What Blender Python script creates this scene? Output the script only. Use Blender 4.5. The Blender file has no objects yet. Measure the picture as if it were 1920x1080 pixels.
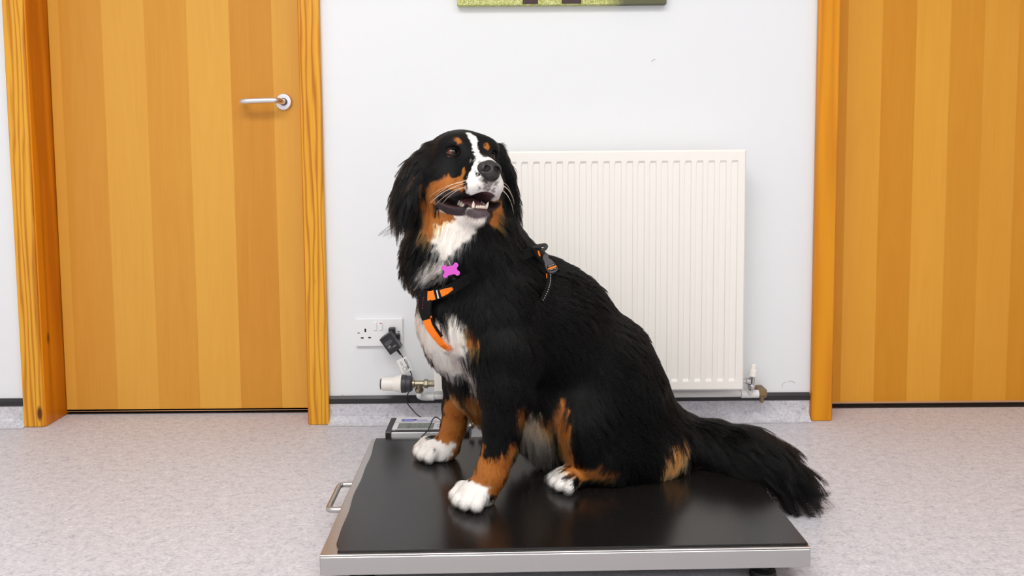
import bpy, bmesh, math, random
import numpy as np
from mathutils import Vector, Matrix, Euler
from mathutils.bvhtree import BVHTree
from mathutils.kdtree import KDTree

random.seed(7)
rng = np.random.default_rng(11)
sc = bpy.context.scene
C = sc.collection
PI = math.pi

# ------------------------------------------------------------------ camera
FPX, PX0, PY0 = 1455.0, 960.0, 396.0
CAM = Vector((0.0, -2.36, 0.82))
ROT = (Matrix.Rotation(math.radians(90.0 - 4.0), 3, 'X') @ Matrix.Rotation(math.radians(-0.45), 3, 'Z'))
cd = bpy.data.cameras.new('camera')
cam = bpy.data.objects.new('camera', cd)
C.objects.link(cam)
cd.sensor_width = 36.0
cd.lens = 36.0 * FPX / 1920.0
cd.shift_y = (PY0 - 540.0) / 1920.0
cd.clip_start = 0.02
cam.matrix_world = Matrix.Translation(CAM) @ ROT.to_4x4()
sc.camera = cam


def at(px, py, Y):
    """the point of the room at depth Y that lies on the sight line (px, py)"""
    d = ROT @ Vector(((px - PX0) / FPX, -(py - PY0) / FPX, -1.0))
    t = (Y - CAM.y) / d.y
    return CAM + d * t


def on_z(px, py, z):
    d = ROT @ Vector(((px - PX0) / FPX, -(py - PY0) / FPX, -1.0))
    return CAM + d * ((z - CAM.z) / d.z)


# ------------------------------------------------------------------ helpers
def tag(o, label=None, cat=None, group=None, kind=None):
    if label: o['label'] = label
    if cat: o['category'] = cat
    if group: o['group'] = group
    if kind: o['kind'] = kind
    return o


def thing(name, loc, label, cat, group=None):
    o = bpy.data.objects.new(name, None)
    o.empty_display_size = 0.05
    C.objects.link(o)
    o.location = loc
    return tag(o, label, cat, group)


def wloc(o):
    v = Vector((0, 0, 0))
    while o is not None:
        v = v + o.location
        o = o.parent
    return v


def build(name, bm, mat, parent=None, smooth=False, bevel=0.0, seg=2, origin=None):
    """one mesh object; the bmesh is in room coordinates"""
    base = wloc(parent) if parent else Vector((0, 0, 0))
    org = Vector(origin) if origin is not None else base
    bmesh.ops.translate(bm, verts=bm.verts, vec=-org)
    bmesh.ops.recalc_face_normals(bm, faces=bm.faces)
    me = bpy.data.meshes.new(name)
    bm.to_mesh(me)
    bm.free()
    for p in me.polygons:
        p.use_smooth = smooth
    o = bpy.data.objects.new(name, me)
    C.objects.link(o)
    if mat: me.materials.append(mat)
    o.location = org - base
    if parent: o.parent = parent
    if bevel > 0:
        m = o.modifiers.new('bevel', 'BEVEL')
        m.width = bevel; m.segments = seg; m.limit_method = 'ANGLE'
        m.angle_limit = math.radians(40)
        m.harden_normals = False
    return o


def box(bm, lo, hi, M=None):
    vs = []
    for x in (lo[0], hi[0]):
        for y in (lo[1], hi[1]):
            for z in (lo[2], hi[2]):
                v = Vector((x, y, z))
                vs.append(bm.verts.new(M @ v if M else v))
    for f in ((0, 1, 3, 2), (4, 6, 7, 5), (0, 4, 5, 1), (2, 3, 7, 6), (0, 2, 6, 4), (1, 5, 7, 3)):
        bm.faces.new([vs[i] for i in f])
    return bm


def nb(): return bmesh.new()


def boxes(*bs):
    bm = nb()
    for lo, hi in bs: box(bm, lo, hi)
    return bm


def tube(bm, pts, r, n=12, cap=True):
    pts = [Vector(p) for p in pts]
    rs = r if isinstance(r, (list, tuple)) else [r] * len(pts)
    rings = []
    t0 = (pts[1] - pts[0]).normalized()
    up = Vector((0, 0, 1)) if abs(t0.z) < 0.9 else Vector((1, 0, 0))
    a = t0.cross(up).normalized()
    for i, p in enumerate(pts):
        if i == 0: t = pts[1] - pts[0]
        elif i == len(pts) - 1: t = pts[-1] - pts[-2]
        else: t = (pts[i + 1] - pts[i]).normalized() + (pts[i] - pts[i - 1]).normalized()
        t = t.normalized()
        a = (a - t * a.dot(t)).normalized()
        b = t.cross(a)
        rings.append([bm.verts.new(p + (a * math.cos(2 * PI * k / n) + b * math.sin(2 * PI * k / n)) * rs[i]) for k in range(n)])
    for i in range(len(rings) - 1):
        for k in range(n):
            bm.faces.new((rings[i][k], rings[i][(k + 1) % n], rings[i + 1][(k + 1) % n], rings[i + 1][k]))
    if cap:
        bm.faces.new(rings[0][::-1]); bm.faces.new(rings[-1])
    return bm


def lathe(bm, prof, org, axis, n=32):
    """prof: (distance along axis, radius)"""
    org = Vector(org); axis = Vector(axis).normalized()
    up = Vector((0, 0, 1)) if abs(axis.z) < 0.9 else Vector((1, 0, 0))
    a = axis.cross(up).normalized(); b = axis.cross(a)
    rings = []
    for s, r in prof:
        rings.append([bm.verts.new(org + axis * s + (a * math.cos(2 * PI * k / n) + b * math.sin(2 * PI * k / n)) * max(r, 1e-5)) for k in range(n)])
    for i in range(len(rings) - 1):
        for k in range(n):
            bm.faces.new((rings[i][k], rings[i][(k + 1) % n], rings[i + 1][(k + 1) % n], rings[i + 1][k]))
    bm.faces.new(rings[0][::-1]); bm.faces.new(rings[-1])
    return bm


def spline(pts, n=8):
    """Catmull-Rom through the points"""
    P = [Vector(p) for p in pts]
    P = [P[0] * 2 - P[1]] + P + [P[-1] * 2 - P[-2]]
    out = []
    for i in range(1, len(P) - 2):
        for k in range(n):
            t = k / n
            a, b, c, d = P[i - 1], P[i], P[i + 1], P[i + 2]
            out.append(0.5 * ((2 * b) + (c - a) * t + (2 * a - 5 * b + 4 * c - d) * t * t + (3 * b - a - 3 * c + d) * t ** 3))
    out.append(P[-2])
    return out


def text_mesh(name, body, size, M, mat, parent, depth=0.0002, bold=0.0):
    cu = bpy.data.curves.new(name, 'FONT')
    cu.body = body; cu.size = size; cu.align_x = 'CENTER'; cu.align_y = 'CENTER'
    cu.extrude = depth; cu.offset = bold
    tmp = bpy.data.objects.new(name + '_tmp', cu)
    C.objects.link(tmp)
    me = bpy.data.meshes.new_from_object(tmp.evaluated_get(bpy.context.evaluated_depsgraph_get()))
    C.objects.unlink(tmp); bpy.data.objects.remove(tmp)
    me.name = name
    me.transform(Matrix.Translation(-wloc(parent)) @ M)
    me.materials.clear(); me.materials.append(mat)
    o = bpy.data.objects.new(name, me)
    C.objects.link(o); o.parent = parent
    return o


# ------------------------------------------------------------------ materials
def srgb(r, g, b):
    f = lambda c: (c / 255 / 12.92) if c / 255 <= 0.04045 else ((c / 255 + 0.055) / 1.055) ** 2.4
    return (f(r), f(g), f(b), 1.0)


def mat(name, col, rough=0.5, metal=0.0, spec=0.5, coat=0.0):
    m = bpy.data.materials.new(name)
    m.use_nodes = True
    b = m.node_tree.nodes['Principled BSDF']
    b.inputs['Base Color'].default_value = col if len(col) == 4 else (*col, 1)
    b.inputs['Roughness'].default_value = rough
    b.inputs['Metallic'].default_value = metal
    b.inputs['Specular IOR Level'].default_value = spec
    b.inputs['Coat Weight'].default_value = coat
    return m


class N:
    """small node-writing helper on a material"""
    def __init__(s, m):
        s.t = m.node_tree; s.b = s.t.nodes['Principled BSDF']
    def n(s, typ, **kw):
        x = s.t.nodes.new(typ)
        for k, v in kw.items(): setattr(x, k, v)
        return x
    def l(s, a, b): s.t.links.new(a, b)
    def setin(s, node, key, v):
        if isinstance(v, bpy.types.NodeSocket): s.l(v, node.inputs[key])
        else: node.inputs[key].default_value = v
    def obj(s, scale=(1, 1, 1), loc=(0, 0, 0), rot=(0, 0, 0)):
        tc = s.n('ShaderNodeTexCoord'); mp = s.n('ShaderNodeMapping')
        mp.inputs['Scale'].default_value = scale; mp.inputs['Location'].default_value = loc
        mp.inputs['Rotation'].default_value = rot
        s.l(tc.outputs['Object'], mp.inputs['Vector'])
        return mp.outputs['Vector']
    def noise(s, vec, scale=5, detail=3, rough=0.5, dist=0.0):
        x = s.n('ShaderNodeTexNoise')
        x.inputs['Scale'].default_value = scale; x.inputs['Detail'].default_value = detail
        x.inputs['Roughness'].default_value = rough; x.inputs['Distortion'].default_value = dist
        s.l(vec, x.inputs['Vector'])
        return x.outputs['Fac']
    def math(s, op, a, b=0.0, c=0.0):
        x = s.n('ShaderNodeMath', operation=op)
        for i, v in enumerate((a, b, c)): s.setin(x, i, v)
        return x.outputs[0]
    def ramp(s, fac, stops, interp='LINEAR'):
        x = s.n('ShaderNodeValToRGB'); x.color_ramp.interpolation = interp
        e = x.color_ramp.elements
        while len(e) < len(stops): e.new(0.5)
        for el, (p, c) in zip(e, stops):
            el.position = p; el.color = c if len(c) == 4 else (*c, 1)
        s.l(fac, x.inputs['Fac'])
        return x.outputs['Color']
    def mix(s, fac, a, b, blend='MIX'):
        x = s.n('ShaderNodeMix', data_type='RGBA', blend_type=blend)
        s.setin(x, 0, fac); s.setin(x, 6, a); s.setin(x, 7, b)
        return x.outputs[2]
    def bump(s, h, strength=0.1, dist=0.001):
        x = s.n('ShaderNodeBump'); x.inputs['Strength'].default_value = strength; x.inputs['Distance'].default_value = dist
        s.l(h, x.inputs['Height']); s.l(x.outputs['Normal'], s.b.inputs['Normal'])
    def col(s, c): s.l(c, s.b.inputs['Base Color'])


def veneer(name, x0, w, dark, light, phase=0):
    m = mat(name, light, 0.42, spec=0.28)
    k = N(m)
    tc = k.n('ShaderNodeTexCoord'); sep = k.n('ShaderNodeSeparateXYZ')
    k.l(tc.outputs['Object'], sep.inputs[0])
    q = k.math('DIVIDE', k.math('SUBTRACT', sep.outputs['X'], x0), w)
    idx = k.math('FLOOR', q)
    alt = k.math('FLOORED_MODULO', k.math('ADD', idx, float(phase)), 2.0)
    wn = k.n('ShaderNodeTexWhiteNoise', noise_dimensions='1D'); k.l(idx, wn.inputs['W'])
    tone = k.math('ADD', k.math('ADD', k.math('MULTIPLY', alt, 0.50), 0.14), k.math('MULTIPLY', wn.outputs['Value'], 0.22))
    # each strip has its own run of the grain
    cmb = k.n('ShaderNodeCombineXYZ'); k.l(sep.outputs['X'], cmb.inputs['X']); k.l(k.math('MULTIPLY', idx, 3.7), cmb.inputs['Y']); k.l(sep.outputs['Z'], cmb.inputs['Z'])
    mp = k.n('ShaderNodeMapping'); mp.inputs['Scale'].default_value = (22, 1, 1.6); k.l(cmb.outputs[0], mp.inputs['Vector'])
    fig = k.noise(mp.outputs['Vector'], 1.0, 4, 0.55, 1.6)
    mp2 = k.n('ShaderNodeMapping'); mp2.inputs['Scale'].default_value = (260, 1, 7); k.l(cmb.outputs[0], mp2.inputs['Vector'])
    fine = k.noise(mp2.outputs['Vector'], 1.0, 2, 0.5)
    f = k.math('ADD', tone, k.math('MULTIPLY', k.math('SUBTRACT', fig, 0.5), 0.45))
    f = k.math('ADD', f, k.math('MULTIPLY', k.math('SUBTRACT', fine, 0.5), 0.22))
    k.col(k.ramp(f, [(0.0, dark), (1.0, light)]))
    return m


def pine(name, base, line, scale=1.0):
    m = mat(name, base, 0.34, spec=0.32)
    k = N(m)
    v = k.obj((1, 1, 0.07))
    nz = k.noise(k.obj((6, 6, 0.9)), 1.5, 2)
    wv = k.n('ShaderNodeTexWave', wave_type='BANDS', bands_direction='X')
    k.l(v, wv.inputs['Vector'])
    wv.inputs['Scale'].default_value = 19 * scale; wv.inputs['Distortion'].default_value = 9.0
    wv.inputs['Detail'].default_value = 2.0; wv.inputs['Detail Scale'].default_value = 1.6
    g = k.math('MULTIPLY', k.math('POWER', wv.outputs['Fac'], 2.2), 0.75)
    fine = k.noise(k.obj((300, 300, 5)), 1.0, 2)
    g = k.math('ADD', g, k.math('MULTIPLY', k.math('SUBTRACT', fine, 0.5), 0.5))
    g = k.math('ADD', g, k.math('MULTIPLY', k.math('SUBTRACT', nz, 0.5), 0.6))
    c = k.ramp(g, [(0.0, base), (1.0, line)])
    # small knots
    vo = k.n('ShaderNodeTexVoronoi'); vo.inputs['Scale'].default_value = 1.0
    k.l(k.obj((7, 7, 2.6)), vo.inputs['Vector'])
    kn = k.ramp(vo.outputs['Distance'], [(0.035, (1, 1, 1)), (0.075, (0, 0, 0))])
    c = k.mix(kn, c, srgb(95, 45, 10))
    k.col(c)
    return m


M_wall = mat('wall_paint', (0.80, 0.815, 0.83), 0.55, spec=0.3)
k = N(M_wall); k.bump(k.noise(k.obj(), 90, 4), 0.06, 0.002)
M_ceil = mat('ceiling_paint', (0.82, 0.82, 0.82), 0.7)
M_floor = mat('speckled_vinyl', (0.6, 0.57, 0.58), 0.45, spec=0.35)
k = N(M_floor)
a1 = k.noise(k.obj((1, 1.6, 1)), 130, 4, 0.6, 0.3); a2 = k.noise(k.obj((1, 1.4, 1), (3, 1, 0)), 45, 3, 0.6, 0.5)
a3 = k.noise(k.obj(), 1.3, 2)
f = k.math('ADD', k.math('MULTIPLY', a1, 0.6), k.math('MULTIPLY', a2, 0.4))
cc = k.ramp(f, [(0.36, srgb(166, 165, 174)), (0.46, srgb(197, 195, 201)), (0.56, srgb(210, 208, 212)), (0.66, srgb(228, 227, 230))])
cc = k.mix(k.math('MULTIPLY', a3, 0.25), cc, srgb(196, 191, 197))
k.col(cc)
M_cove = M_floor
M_black_strip = mat('black_vinyl_strip', srgb(38, 36, 38), 0.35)
M_veneer_l = veneer('beech_veneer_a', -1.408, 0.1325, srgb(201, 134, 42), srgb(224, 168, 70), 0)
M_veneer_r = veneer('beech_veneer_b', 1.063, 0.1075, srgb(204, 133, 22), srgb(227, 163, 56), 1)
M_pine = pine('varnished_pine', srgb(228, 164, 46), srgb(176, 100, 8))
M_pine_r = pine('varnished_pine_warm', srgb(224, 148, 18), srgb(206, 126, 8), 0.35)
M_pine_in = pine('varnished_pine_dark', srgb(218, 134, 12), srgb(180, 96, 2), 0.35)
M_steel = mat('brushed_steel', (0.50, 0.485, 0.475), 0.34, 1.0)
k = N(M_steel); k.bump(k.noise(k.obj((2, 2, 2)), 120, 3), 0.03, 0.001)
k.l(k.math('ADD', k.math('MULTIPLY', k.noise(k.obj((3, 60, 60)), 6, 3), 0.25), 0.22), k.b.inputs['Roughness'])
M_satin = mat('satin_aluminium', (0.78, 0.78, 0.80), 0.40, 1.0)
M_silver = mat('silver_extrusion', (0.72, 0.72, 0.73), 0.42, 0.55)
M_chrome = mat('chrome', (0.65, 0.65, 0.65), 0.15, 1.0)
M_brass = mat('nickel_brass', srgb(160, 150, 128), 0.30, 1.0)
M_mat = mat('black_rubber', srgb(22, 20, 19), 0.3, spec=0.5)
k = N(M_mat)
k.l(k.math('ADD', k.math('MULTIPLY', k.noise(k.obj(), 6, 2), 0.05), 0.19), k.b.inputs['Roughness'])
sp = k.ramp(k.noise(k.obj((1, 6, 1)), 55, 2, 0.7), [(0.70, (0, 0, 0)), (0.78, (1, 1, 1))])
k.col(k.mix(k.math('MULTIPLY', sp, 0.25), srgb(22, 20, 19), srgb(120, 112, 104)))
M_white_pl = mat('white_plastic', srgb(235, 235, 236), 0.32)
M_cream = mat('cream_plastic', srgb(243, 238, 230), 0.35)
M_rad = mat('radiator_enamel', srgb(243, 239, 232), 0.3)
M_pipe = mat('white_painted_pipe', srgb(228, 228, 226), 0.4)
M_blk = mat('black_plastic', srgb(30, 28, 30), 0.4)
M_blk_soft = mat('black_rubber_foot', srgb(18, 18, 18), 0.6)
M_dkgrey = mat('grey_plastic', srgb(58, 56, 62), 0.45)
M_lcd = mat('lcd_glass', srgb(104, 112, 106), 0.12)
M_lcd_seg = mat('lcd_segment', srgb(80, 88, 84), 0.3)
M_blue = mat('blue_print', srgb(92, 96, 190), 0.5)
M_print = mat('grey_print', srgb(120, 118, 128), 0.5)
M_inkw = mat('white_print', srgb(215, 215, 215), 0.5)
M_inkb = mat('black_print', srgb(40, 40, 42), 0.5)
M_red = mat('red_print', srgb(200, 50, 70), 0.5)
M_paper = mat('paper_label', srgb(236, 234, 232), 0.6)
M_brown = mat('brown_tape', srgb(120, 96, 62), 0.45)
M_screw = mat('screw_metal', (0.45, 0.45, 0.45), 0.35, 1.0)
M_dark = mat('dark_hole', srgb(20, 18, 18), 0.7)
# ================================================================== the room
WL, WR, WF, ZC, BK = -2.6, 2.7, -3.9, 2.6, 0.30
OP = [(-1.444, -0.635), (0.984, 1.794)]            # door openings
HEAD = 2.02


def struct(name, bm, m, **kw):
    return tag(build(name, bm, m, **kw), kind='structure')


struct('floor', boxes(((WL, WF, -0.05), (WR, BK, 0.0))), M_floor)
struct('ceiling', boxes(((WL, WF, ZC), (WR, BK, ZC + 0.05))), M_ceil)
bm = nb()
xs = [WL, OP[0][0] - 0.012, OP[0][1] + 0.012, OP[1][0] - 0.012, OP[1][1] + 0.012, WR]
for i in (0, 2, 4): box(bm, (xs[i], 0, 0), (xs[i + 1], 0.16, ZC))
for i in (1, 3): box(bm, (xs[i], 0, HEAD + 0.012), (xs[i + 1], 0.16, ZC))
w = struct('wall_back', bm, M_wall)
tag(w, 'white painted wall between two wooden doors')
M_scuff = mat('wall_scuff', srgb(176, 174, 172), 0.7)
for pts_, r_ in ((((1221, 115.5), (1225, 112.5), (1229, 111)), .0012), (((1478, 716), (1484, 714), (1490, 718)), .0012), (((1466, 727), (1468, 719), (1474, 716)), .0008), (((636, 746), (642, 741), (648, 746)), .003)):
    build('scuff_mark', tube(nb(), [at(x_, y_, 0.0004) for x_, y_ in pts_], r_, 6), M_scuff, w)
struct('wall_left', boxes(((WL - 0.1, WF, 0), (WL, BK, ZC))), M_wall)
struct('wall_right', boxes(((WR, WF, 0), (WR + 0.1, BK, ZC))), M_wall)
struct('wall_front', boxes(((WL, WF - 0.1, 0), (WR, WF, ZC))), M_wall)
struct('wall_corridor', boxes(((WL, BK, 0), (WR, BK + 0.1, ZC))), M_wall)

# coved vinyl skirting with its black capping strip
def cove(bm, x0, x1, zt=0.064):
    prof = [(-0.034, 0.0008), (-0.026, 0.002), (-0.018, 0.006), (-0.011, 0.013), (-0.006, 0.023), (-0.004, 0.036), (-0.004, zt), (0.0, zt), (0.0, 0.0005)]
    a = [bm.verts.new((x0, y, z)) for y, z in prof]; b = [bm.verts.new((x1, y, z)) for y, z in prof]
    for i in range(len(prof) - 1): bm.faces.new((a[i], b[i], b[i + 1], a[i + 1]))
    bm.faces.new(a[::-1]); bm.faces.new(b)
def strip(bm, x0, x1, z0=0.062, z1=0.086):
    prof = [(0.0, z0), (-0.006, z0), (-0.0085, z0 + 0.004), (-0.0085, z1 - 0.008), (-0.004, z1), (0, z1)]
    a = [bm.verts.new((x0, y, z)) for y, z in prof]; b = [bm.verts.new((x1, y, z)) for y, z in prof]
    for i in range(len(prof)): bm.faces.new((a[i], b[i], b[(i + 1) % 6], a[(i + 1) % 6]))
    bm.faces.new(a[::-1]); bm.faces.new(b)
for nm, (x0, x1) in (('left', (WL, -1.508)), ('middle', (-0.571, 0.916)), ('right', (1.862, WR))):
    bm = nb(); cove(bm, x0, x1)
    o = struct('baseboard_' + nm, bm, M_cove)
    bm = nb(); strip(bm, x0, x1)
    build('capping_strip', bm, M_black_strip, o)

# door frames: architraves, linings and door stops
def frame(name, x0, x1, m, m_in):
    bm = nb()
    box(bm, (x0 - 0.066, -0.020, 0), (x0 - 0.004, 0.0, HEAD + 0.062))
    box(bm, (x1 + 0.004, -0.020, 0), (x1 + 0.066, 0.0, HEAD + 0.062))
    box(bm, (x0 - 0.066, -0.0195, HEAD + 0.002), (x1 + 0.066, 0.0, HEAD + 0.064))
    o = struct(name, bm, m, bevel=0.004)
    bm = nb()
    box(bm, (x0 - 0.012, -0.014, 0), (x0, 0.16, HEAD))
    box(bm, (x1, -0.014, 0), (x1 + 0.012, 0.16, HEAD))
    box(bm, (x0 - 0.012, -0.014, HEAD - 0.0), (x1 + 0.012, 0.16, HEAD + 0.012))
    build('door_lining', bm, m_in, o, bevel=0.003)
    return o
frame('trim_1', OP[0][0], OP[0][1], M_pine, M_pine_in)
frame('trim_2', OP[1][0], OP[1][1], M_pine_r, M_pine_in)

# doors
DY = 0.095
d1 = struct('door_1', boxes(((OP[0][0] + 0.002, DY, 0.011), (OP[0][1] - 0.002, DY + 0.042, HEAD - 0.004))), M_veneer_l, bevel=0.0015)
d2 = struct('door_2', boxes(((OP[1][0] + 0.002, DY + 0.02, 0.012), (OP[1][1] - 0.002, DY + 0.062, HEAD - 0.004))), M_veneer_r, bevel=0.0015)
M_thr = mat('threshold_dark_gap', srgb(70, 62, 58), 0.4, 0.6)  # dark threshold added under each door, its colour standing in for gap shade
M_lip = mat('worn_wood_edge', srgb(196, 150, 110), 0.5)
for i, (a, b) in enumerate(OP):
    build('edge_lip', boxes(((a + 0.003, DY + 0.0185 * i, 0.0105 + 0.001 * i), (b - 0.003, DY + 0.0185 * i + 0.006, 0.0175))), M_lip, (d1, d2)[i])
    bm = nb(); box(bm, (a, DY + 0.005, 0), (b, DY + 0.06, 0.0025)); box(bm, (a, DY + 0.03, 0), (b, DY + 0.05, 0.009))
    struct('trim_%d' % (3 + i), bm, M_thr)
# lever handle on the left door
hc = at(531.5, 191, DY - 0.006)
h = build('door_handle', lathe(nb(), [(-0.008, 0.0262), (-0.001, 0.0262), (0.0015, 0.0235), (0.0015, 0.0)], (hc.x, DY - 0.008, hc.z), (0, -1, 0), 40), M_satin, d1, smooth=False, bevel=0.0008)
lp = [(hc.x + 0.001, DY - 0.002, hc.z), (hc.x + 0.001, DY - 0.034, hc.z), (hc.x - 0.002, DY - 0.045, hc.z + 0.0005), (hc.x - 0.009, DY - 0.054, hc.z + 0.001),
      (hc.x - 0.020, DY - 0.058, hc.z + 0.0015), (hc.x - 0.05, DY - 0.058, hc.z + 0.001), (hc.x - 0.085, DY - 0.058, hc.z), (hc.x - 0.104, DY - 0.057, hc.z - 0.001),
      (hc.x - 0.114, DY - 0.051, hc.z - 0.001), (hc.x - 0.118, DY - 0.040, hc.z - 0.001), (hc.x - 0.119, DY - 0.022, hc.z - 0.001)]
build('lever', tube(nb(), spline(lp, 5), 0.0090, 18), M_satin, h, smooth=True)
build('collar', lathe(nb(), [(-0.002, 0.0118), (0.003, 0.0118), (0.003, 0.0)], (hc.x + 0.001, DY - 0.0105, hc.z), (0, -1, 0), 24), M_dkgrey, h)

# ------------------------------------------------------------------ lights of the room
def panel(x, y, sx, sy, e, col=(1, 0.985, 0.96)):
    l = bpy.data.lights.new('ceiling_panel_light', 'AREA')
    l.shape = 'RECTANGLE'; l.size = sx; l.size_y = sy; l.energy = e; l.color = col
    o = bpy.data.objects.new('ceiling_panel_light', l); C.objects.link(o)
    o.location = (x, y, ZC - 0.03)
    return o
panel(-0.75, -2.1, 1.5, 0.7, 63)
panel(0.95, -2.1, 1.2, 0.6, 34)
panel(-0.2, -3.3, 2.4, 0.7, 55)
wd = bpy.data.worlds.new('world'); sc.world = wd; wd.use_nodes = True
wd.node_tree.nodes['Background'].inputs[0].default_value = (0.9, 0.95, 1, 1)
wd.node_tree.nodes['Background'].inputs[1].default_value = 0.25
sc.view_settings.view_transform = 'Standard'
sc.view_settings.look = 'None'
sc.view_settings.exposure = -0.72
sc.view_settings.gamma = 1.0
sc.view_settings.use_curve_mapping = False
sc.cycles.denoising_prefilter = 'NONE'
sc.cycles.max_bounces = 10
sc.cycles.diffuse_bounces = 6
sc.cycles.glossy_bounces = 6
sc.cycles.transmission_bounces = 8
# ================================================================== radiator
RX0, RX1 = at(811, 500, -0.125).x, at(1397, 500, -0.125).x
RZ0, RZ1 = 0.132, 0.836
RY = -0.125
rad = thing('radiator', (0.5 * (RX0 + RX1), 0, RZ0), 'white ribbed panel radiator on the wall behind the dog', 'radiator')
bm = nb()
pitch = (RX1 - RX0) / 27.0
# front sheet: flat border with recessed channels, as a height field over x and z
xs = [RX0, RX0 + 0.003]
cols = [(RX0, 0.004), (RX0 + 0.004, 0.0)]
for i in range(26):
    c = RX0 + pitch * (i + 1)
    for dx, dp in ((-0.0105, 0), (-0.0070, 1), (0.0070, 1), (0.0105, 0)): cols.append((c + dx, dp * 10.0))
cols += [(RX1 - 0.004, 0.0), (RX1, 0.004)]
rows = [(RZ0, 'e'), (RZ0 + 0.004, 0), (RZ0 + 0.026, 0), (RZ0 + 0.042, 1), (RZ1 - 0.042, 1), (RZ1 - 0.030, 0), (RZ1 - 0.005, 0), (RZ1, 'e')]
grid = []
for z, f in rows:
    r = []
    for x, dp in cols:
        ch = dp == 10.0
        dep = 0.0
        if f == 'e' or (not ch and dp > 0): dep = 0.004
        elif ch and f == 1: dep = 0.0075
        r.append(bm.verts.new((x, RY + dep, z)))
    grid.append(r)
for j in range(len(rows) - 1):
    for i in range(len(cols) - 1):
        bm.faces.new((grid[j][i], grid[j][i + 1], grid[j + 1][i + 1], grid[j + 1][i]))
build('front_panel', bm, M_rad, rad)
bm = nb()
box(bm, (RX0, RY + 0.004, RZ0), (RX1, RY + 0.012, RZ1))
build('seam_edge', bm, M_rad, rad, bevel=0.002)
bm = nb()
box(bm, (RX0 + 0.006, RY + 0.013, RZ0 + 0.01), (RX1 - 0.006, RY + 0.082, RZ1 - 0.012))
build('convector', bm, M_rad, rad, bevel=0.003)
bm = nb()
box(bm, (RX0 + 0.004, RY + 0.083, RZ0 + 0.002), (RX1 - 0.004, RY + 0.095, RZ1 - 0.004))
build('rear_panel', bm, M_rad, rad, bevel=0.003)
for x in (RX0 + 0.15, RX1 - 0.15):
    build('wall_bracket', boxes(((x - 0.015, RY + 0.095, RZ0 + 0.1), (x + 0.015, -0.0005, RZ1 - 0.1))), M_rad, rad)

# thermostatic valve on the left
VY = -0.075
def vx(px): return at(px, 719, VY).x
vz = at(770, 719.5, VY).z
vl = thing('thermostat_valve', (vx(772), VY, vz), 'white thermostatic valve lying sideways at the lower left corner of the radiator', 'valve')
ax = (1, 0, 0); o0 = (vx(714), VY, vz)
L = lambda px: vx(px) - vx(714)
build('valve_head', lathe(nb(), [(L(716), 0.0), (L(716), 0.0165), (L(717.5), 0.0195), (L(720), 0.0200), (L(738), 0.0205), (L(744), 0.0235), (L(752), 0.0268), (L(754), 0.0262), (L(754), 0)], o0, ax, 40), M_cream, vl, smooth=False, bevel=0.0008)
build('end_cap', lathe(nb(), [(L(713.5), 0), (L(713.5), 0.0150), (L(714), 0.0162), (L(717), 0.0162), (L(717), 0)], o0, ax, 32), M_dkgrey, vl)
build('dial_ring', lathe(nb(), [(L(753.5), 0), (L(753.5), 0.0268), (L(754.5), 0.0272), (L(762), 0.0265), (L(762.4), 0.0235), (L(764), 0.0235), (L(764.3), 0.0245), (L(770), 0.0240), (L(773.5), 0.0200), (L(774), 0)], o0, ax, 40), M_dkgrey, vl)
vb = build('valve_body', lathe(nb(), [(L(773), 0), (L(773), 0.0125), (L(777), 0.0125), (L(778), 0.0098), (L(795), 0.0092), (L(795.2), 0.0)], o0, ax, 28), M_brass, vl, bevel=0.0005)
build('union_nut', lathe(nb(), [(L(795), 0), (L(795), 0.0128), (L(797), 0.0142), (L(802), 0.0142), (L(803), 0.0128), (L(803), 0.0105), (L(808), 0.0098), (L(815), 0.0098), (L(815), 0)], o0, ax, 8), M_brass, vl)
build('tail_pipe', tube(nb(), [(vx(806), VY, vz), (RX0 + 0.012, RY + 0.045, vz)], 0.0085), M_brass, vl)
tx = vx(786)
build('elbow', lathe(nb(), [(0.0, 0.0092), (0.012, 0.0092), (0.014, 0.0130), (0.022, 0.0132), (0.027, 0.0100), (0.027, 0)], (tx, VY, vz), (0, 0, -1), 16), M_brass, vl)

# heating pipe running under the radiator
PZ = 0.098; PYp = -0.052
pe = at(1424, 741, PYp).x
pp = thing('heating_pipe', (0.1, PYp, PZ), 'white painted heating pipe running low along the wall under the radiator', 'pipe')
build('pipe_run', tube(nb(), spline([(tx, VY, vz - 0.026), (tx, VY, vz - 0.036), (tx + 0.003, VY + 0.004, PZ + 0.006), (tx + 0.013, VY + 0.012, PZ), (tx + 0.03, PYp - 0.004, PZ), (tx + 0.06, PYp, PZ)], 6) + [Vector((0.3, PYp, PZ)), Vector((pe, PYp, PZ))], 0.0092, 16), M_pipe, pp, smooth=True)
build('coupling', lathe(nb(), [(0, 0.0118), (0.026, 0.0118)], (tx + 0.016, PYp - 0.003, PZ), (1, 0, 0), 20), M_pipe, pp)
lx = at(1408, 715, -0.07).x
build('tee', lathe(nb(), [(0, 0.012), (0.052, 0.012)], (lx - 0.024, PYp, PZ), (1, 0, 0), 20), M_pipe, pp)
cl = thing('pipe_clip', (pe + 0.01, -0.03, PZ), 'brown tape clip round the end of the white pipe right of the radiator', 'clip')
bm = nb()
lathe(bm, [(-0.004, 0.0125), (0.016, 0.0135), (0.022, 0.010), (0.026, 0.0)], (pe - 0.002, PYp, PZ), (1, 0, 0), 10)
box(bm, (pe, PYp - 0.010, PZ - 0.026), (pe + 0.011, PYp + 0.004, PZ - 0.006))
box(bm, (pe - 0.002, PYp + 0.002, PZ - 0.012), (pe + 0.024, 0, PZ + 0.012))
build('tape', bm, M_brown, cl, bevel=0.003)

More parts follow.
